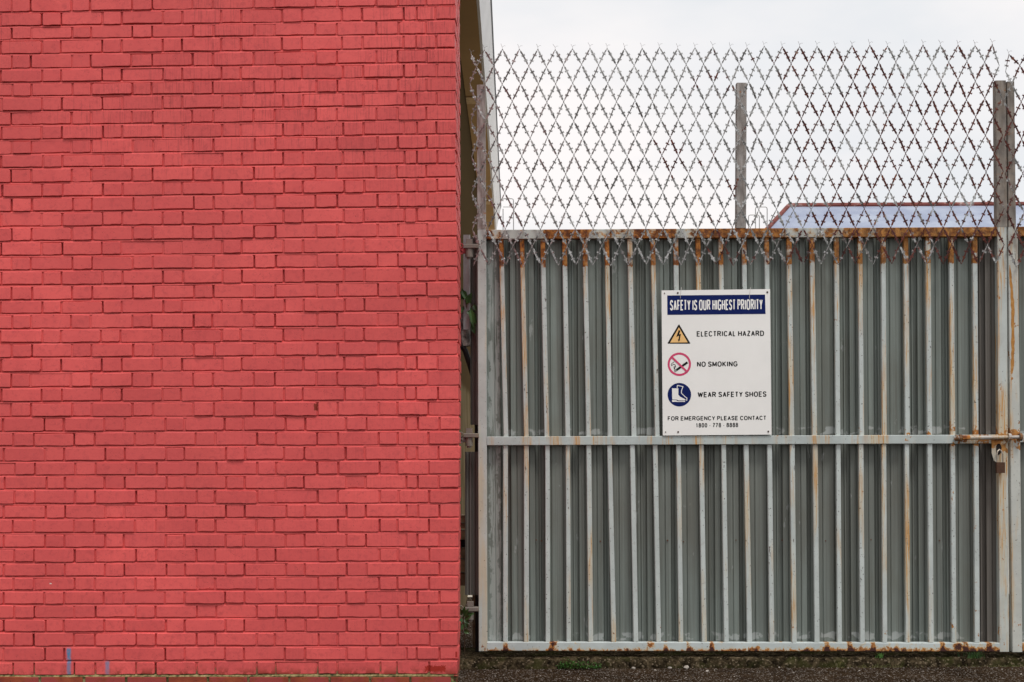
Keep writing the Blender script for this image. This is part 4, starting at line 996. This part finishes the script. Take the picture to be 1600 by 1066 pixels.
mb = MB(); slab(mb, [(-4.7, H0 + .06), (-0.23, H0 + .06), (-0.175, H0 + .33), (-2.4, H0 + .9), (-4.7, H0 + .24)], Y0 - .2, Y1 + .1); mb.build('roof', plain('grey_roof_sheet', (.3, .3, .3), .7), bld)
# timber planks leaning at the wall foot, seen in the gap
M_PLANK = plain('pale_weathered_plank', (0.30, 0.22, 0.13), 0.9, var=0.35, scale=14)
stack = thing('plank_stack', 'stack of pale weathered planks seen in the gap beside the lower gate', 'planks', (-0.30, 1.14, 0))
for k_, (pa, pb) in enumerate(((805, 816), (818, 826), (829, 843), (856, 872), (874, 893), (896, 915))):
    z1, z0 = P(723, pa, (1.1, 0)).z, P(723, pb, (1.1, 0)).z; mb = MB(); mb.box((-.62, 1.08 + .01 * (k_ % 2), z0), (-.14 , 1.2, z1)); mb.build('plank', M_PLANK, stack)
z0 = P(723, 916, (1.1, 0)).z; mb = MB(); mb.box((-.55, 1.10, 0.0), (-.45, 1.19, z0)); mb.build('leg', M_PLANK, stack); mb = MB(); mb.box((-.25, 1.10, 0.0), (-.16, 1.19, z0)); mb.build('leg', M_PLANK, stack)
mb = MB(); z0, z1 = P(723, 855, (1.1, 0)).z, P(723, 844, (1.1, 0)).z; mb.box((-.6, 1.13, z0), (-.18, 1.19, z1)); mb.build('spacer', M_BLK, stack)

# ---- distant shed roof
FAR = (62, 0)
shed = thing('shed', 'distant shed with pale blue sloping metal roof edged in rust red', 'building', (14, 70, 0))
Rl = P(1232, 322.5, FAR); zr = Rl.z; zl = P(1232, 430, (52, 0)).z
x_r0 = Rl.x; slope_back = 10
e0 = P(1130, 430, (52, 0)); zE = e0.z
xe = P(1190, 365, (58.8, 0)).x
xl_e = x_r0 - (x_r0 - P(1186, 372, (57.5, 0)).x) * (zr - zE) / (zr - P(1186, 372, (57.5, 0)).z)
M_ROOFB = N('pale_blue_metal_roof'); _n = M_ROOFB.noise(.5, 5, .6, stretch=(1, 1, .4)); M_ROOFB = M_ROOFB.done(M_ROOFB.mix(M_ROOFB.rng(_n, .4, .66), (.24, .275, .37), (.33, .37, .45)), .6, 0)
M_RRED = N('rust_red_flashing'); _n = M_RRED.noise(.7, 5, .7); M_RRED = M_RRED.done(M_RRED.ramp(_n, (.4, (.11, .022, .018)), (.55, (.19, .05, .038)), (.66, (.42, .34, .32))), .8)
XR = 46; YR, YE = 62, 52
mb = MB(); mb.add([(x_r0, YR, zr), (XR, YR, zr), (XR + 4, YE, zE), (xl_e, YE, zE), (xl_e, YR + 10, zE), (XR + 4, YR + 10, zE)], [(0, 3, 2, 1), (0, 4, 3), (0, 1, 5, 4), (1, 2, 5)]); mb.build('roof', M_ROOFB, shed)
mb = MB(); mb.tube([(x_r0, YR, zr + .03), (XR, YR, zr + .03)], .13, 8); mb.build('ridge_cap', M_RRED, shed)
mb = MB(); mb.tube([(x_r0, YR, zr + .02), (xl_e, YE, zE + .02)], .11, 8); mb.build('hip_cap', M_RRED, shed)
mb = MB(); mb.box((xl_e + .5, YE + .5, 0), (XR + 3.5, YR + 9.5, zE - .02)); mb.build('wall', plain('grey_shed_wall', (.3, .31, .32), .8), shed)
# ---- ladder hoops rising over the gate
M_PIPE = plain('grey_pipe', (0.36, 0.36, 0.36), 0.5, 0.3)
def hoop(label, xa, xb, ytop, yy, second=None, left_down=True):
    pl = (yy, 0); s = (yy + CAM_D) / F; b = P((xa + xb) / 2, 690, pl); b.z = 0
    root = thing('access_ladder', label, 'ladder', b, 'ladder hoops showing over the gate'); r_ = 0.75 * s
    pts = []
    if left_down: pts += [Vector((P(xa, 600, pl).x, yy, 0)), P(xa, ytop + 3, pl), P(xa + .8, ytop + .8, pl), P(xa + 3, ytop, pl)]
    else: pts += [P(xa, ytop, pl)]
    pts += [P(xb - 3, ytop, pl), P(xb - .8, ytop + .8, pl), P(xb, ytop + 3, pl), Vector((P(xb, 600, pl).x, yy, 0))]
    mb = MB(); mb.tube(pts, r_, 8); mb.build('rail', M_PIPE, root)
    if not left_down: mb = MB(); mb.tube([Vector((P(xa, 600, pl).x, yy, 0)), P(xa, ytop + 16, pl)], r_, 8); mb.build('rail', M_PIPE, root)
    if second: mb = MB(); mb.tube([P(xa, second, pl), P(xb, second, pl)], r_ * .8, 8); mb.build('rung', M_PIPE, root)
    zt_ = P(xa, 375, pl).z; z = .3
    while z < zt_: mb = MB(); mb.tube([(P(xa, 600, pl).x, yy, z), (P(xb, 600, pl).x, yy, z)], r_ * .8, 6); mb.build('rung', M_PIPE, root); z += .3
hoop('grey pipe ladder hoop beside the white roof edge, left end of the gate', 786, 802.3, 310.5, 14.0, 323.5, False)
hoop('lower of two grey pipe hoops beside the middle gate upright', 1169.5, 1186.5, 336, 15.0)
hoop('taller of two grey pipe hoops beside the middle gate upright', 1180.5, 1198.7, 323.5, 16.0)
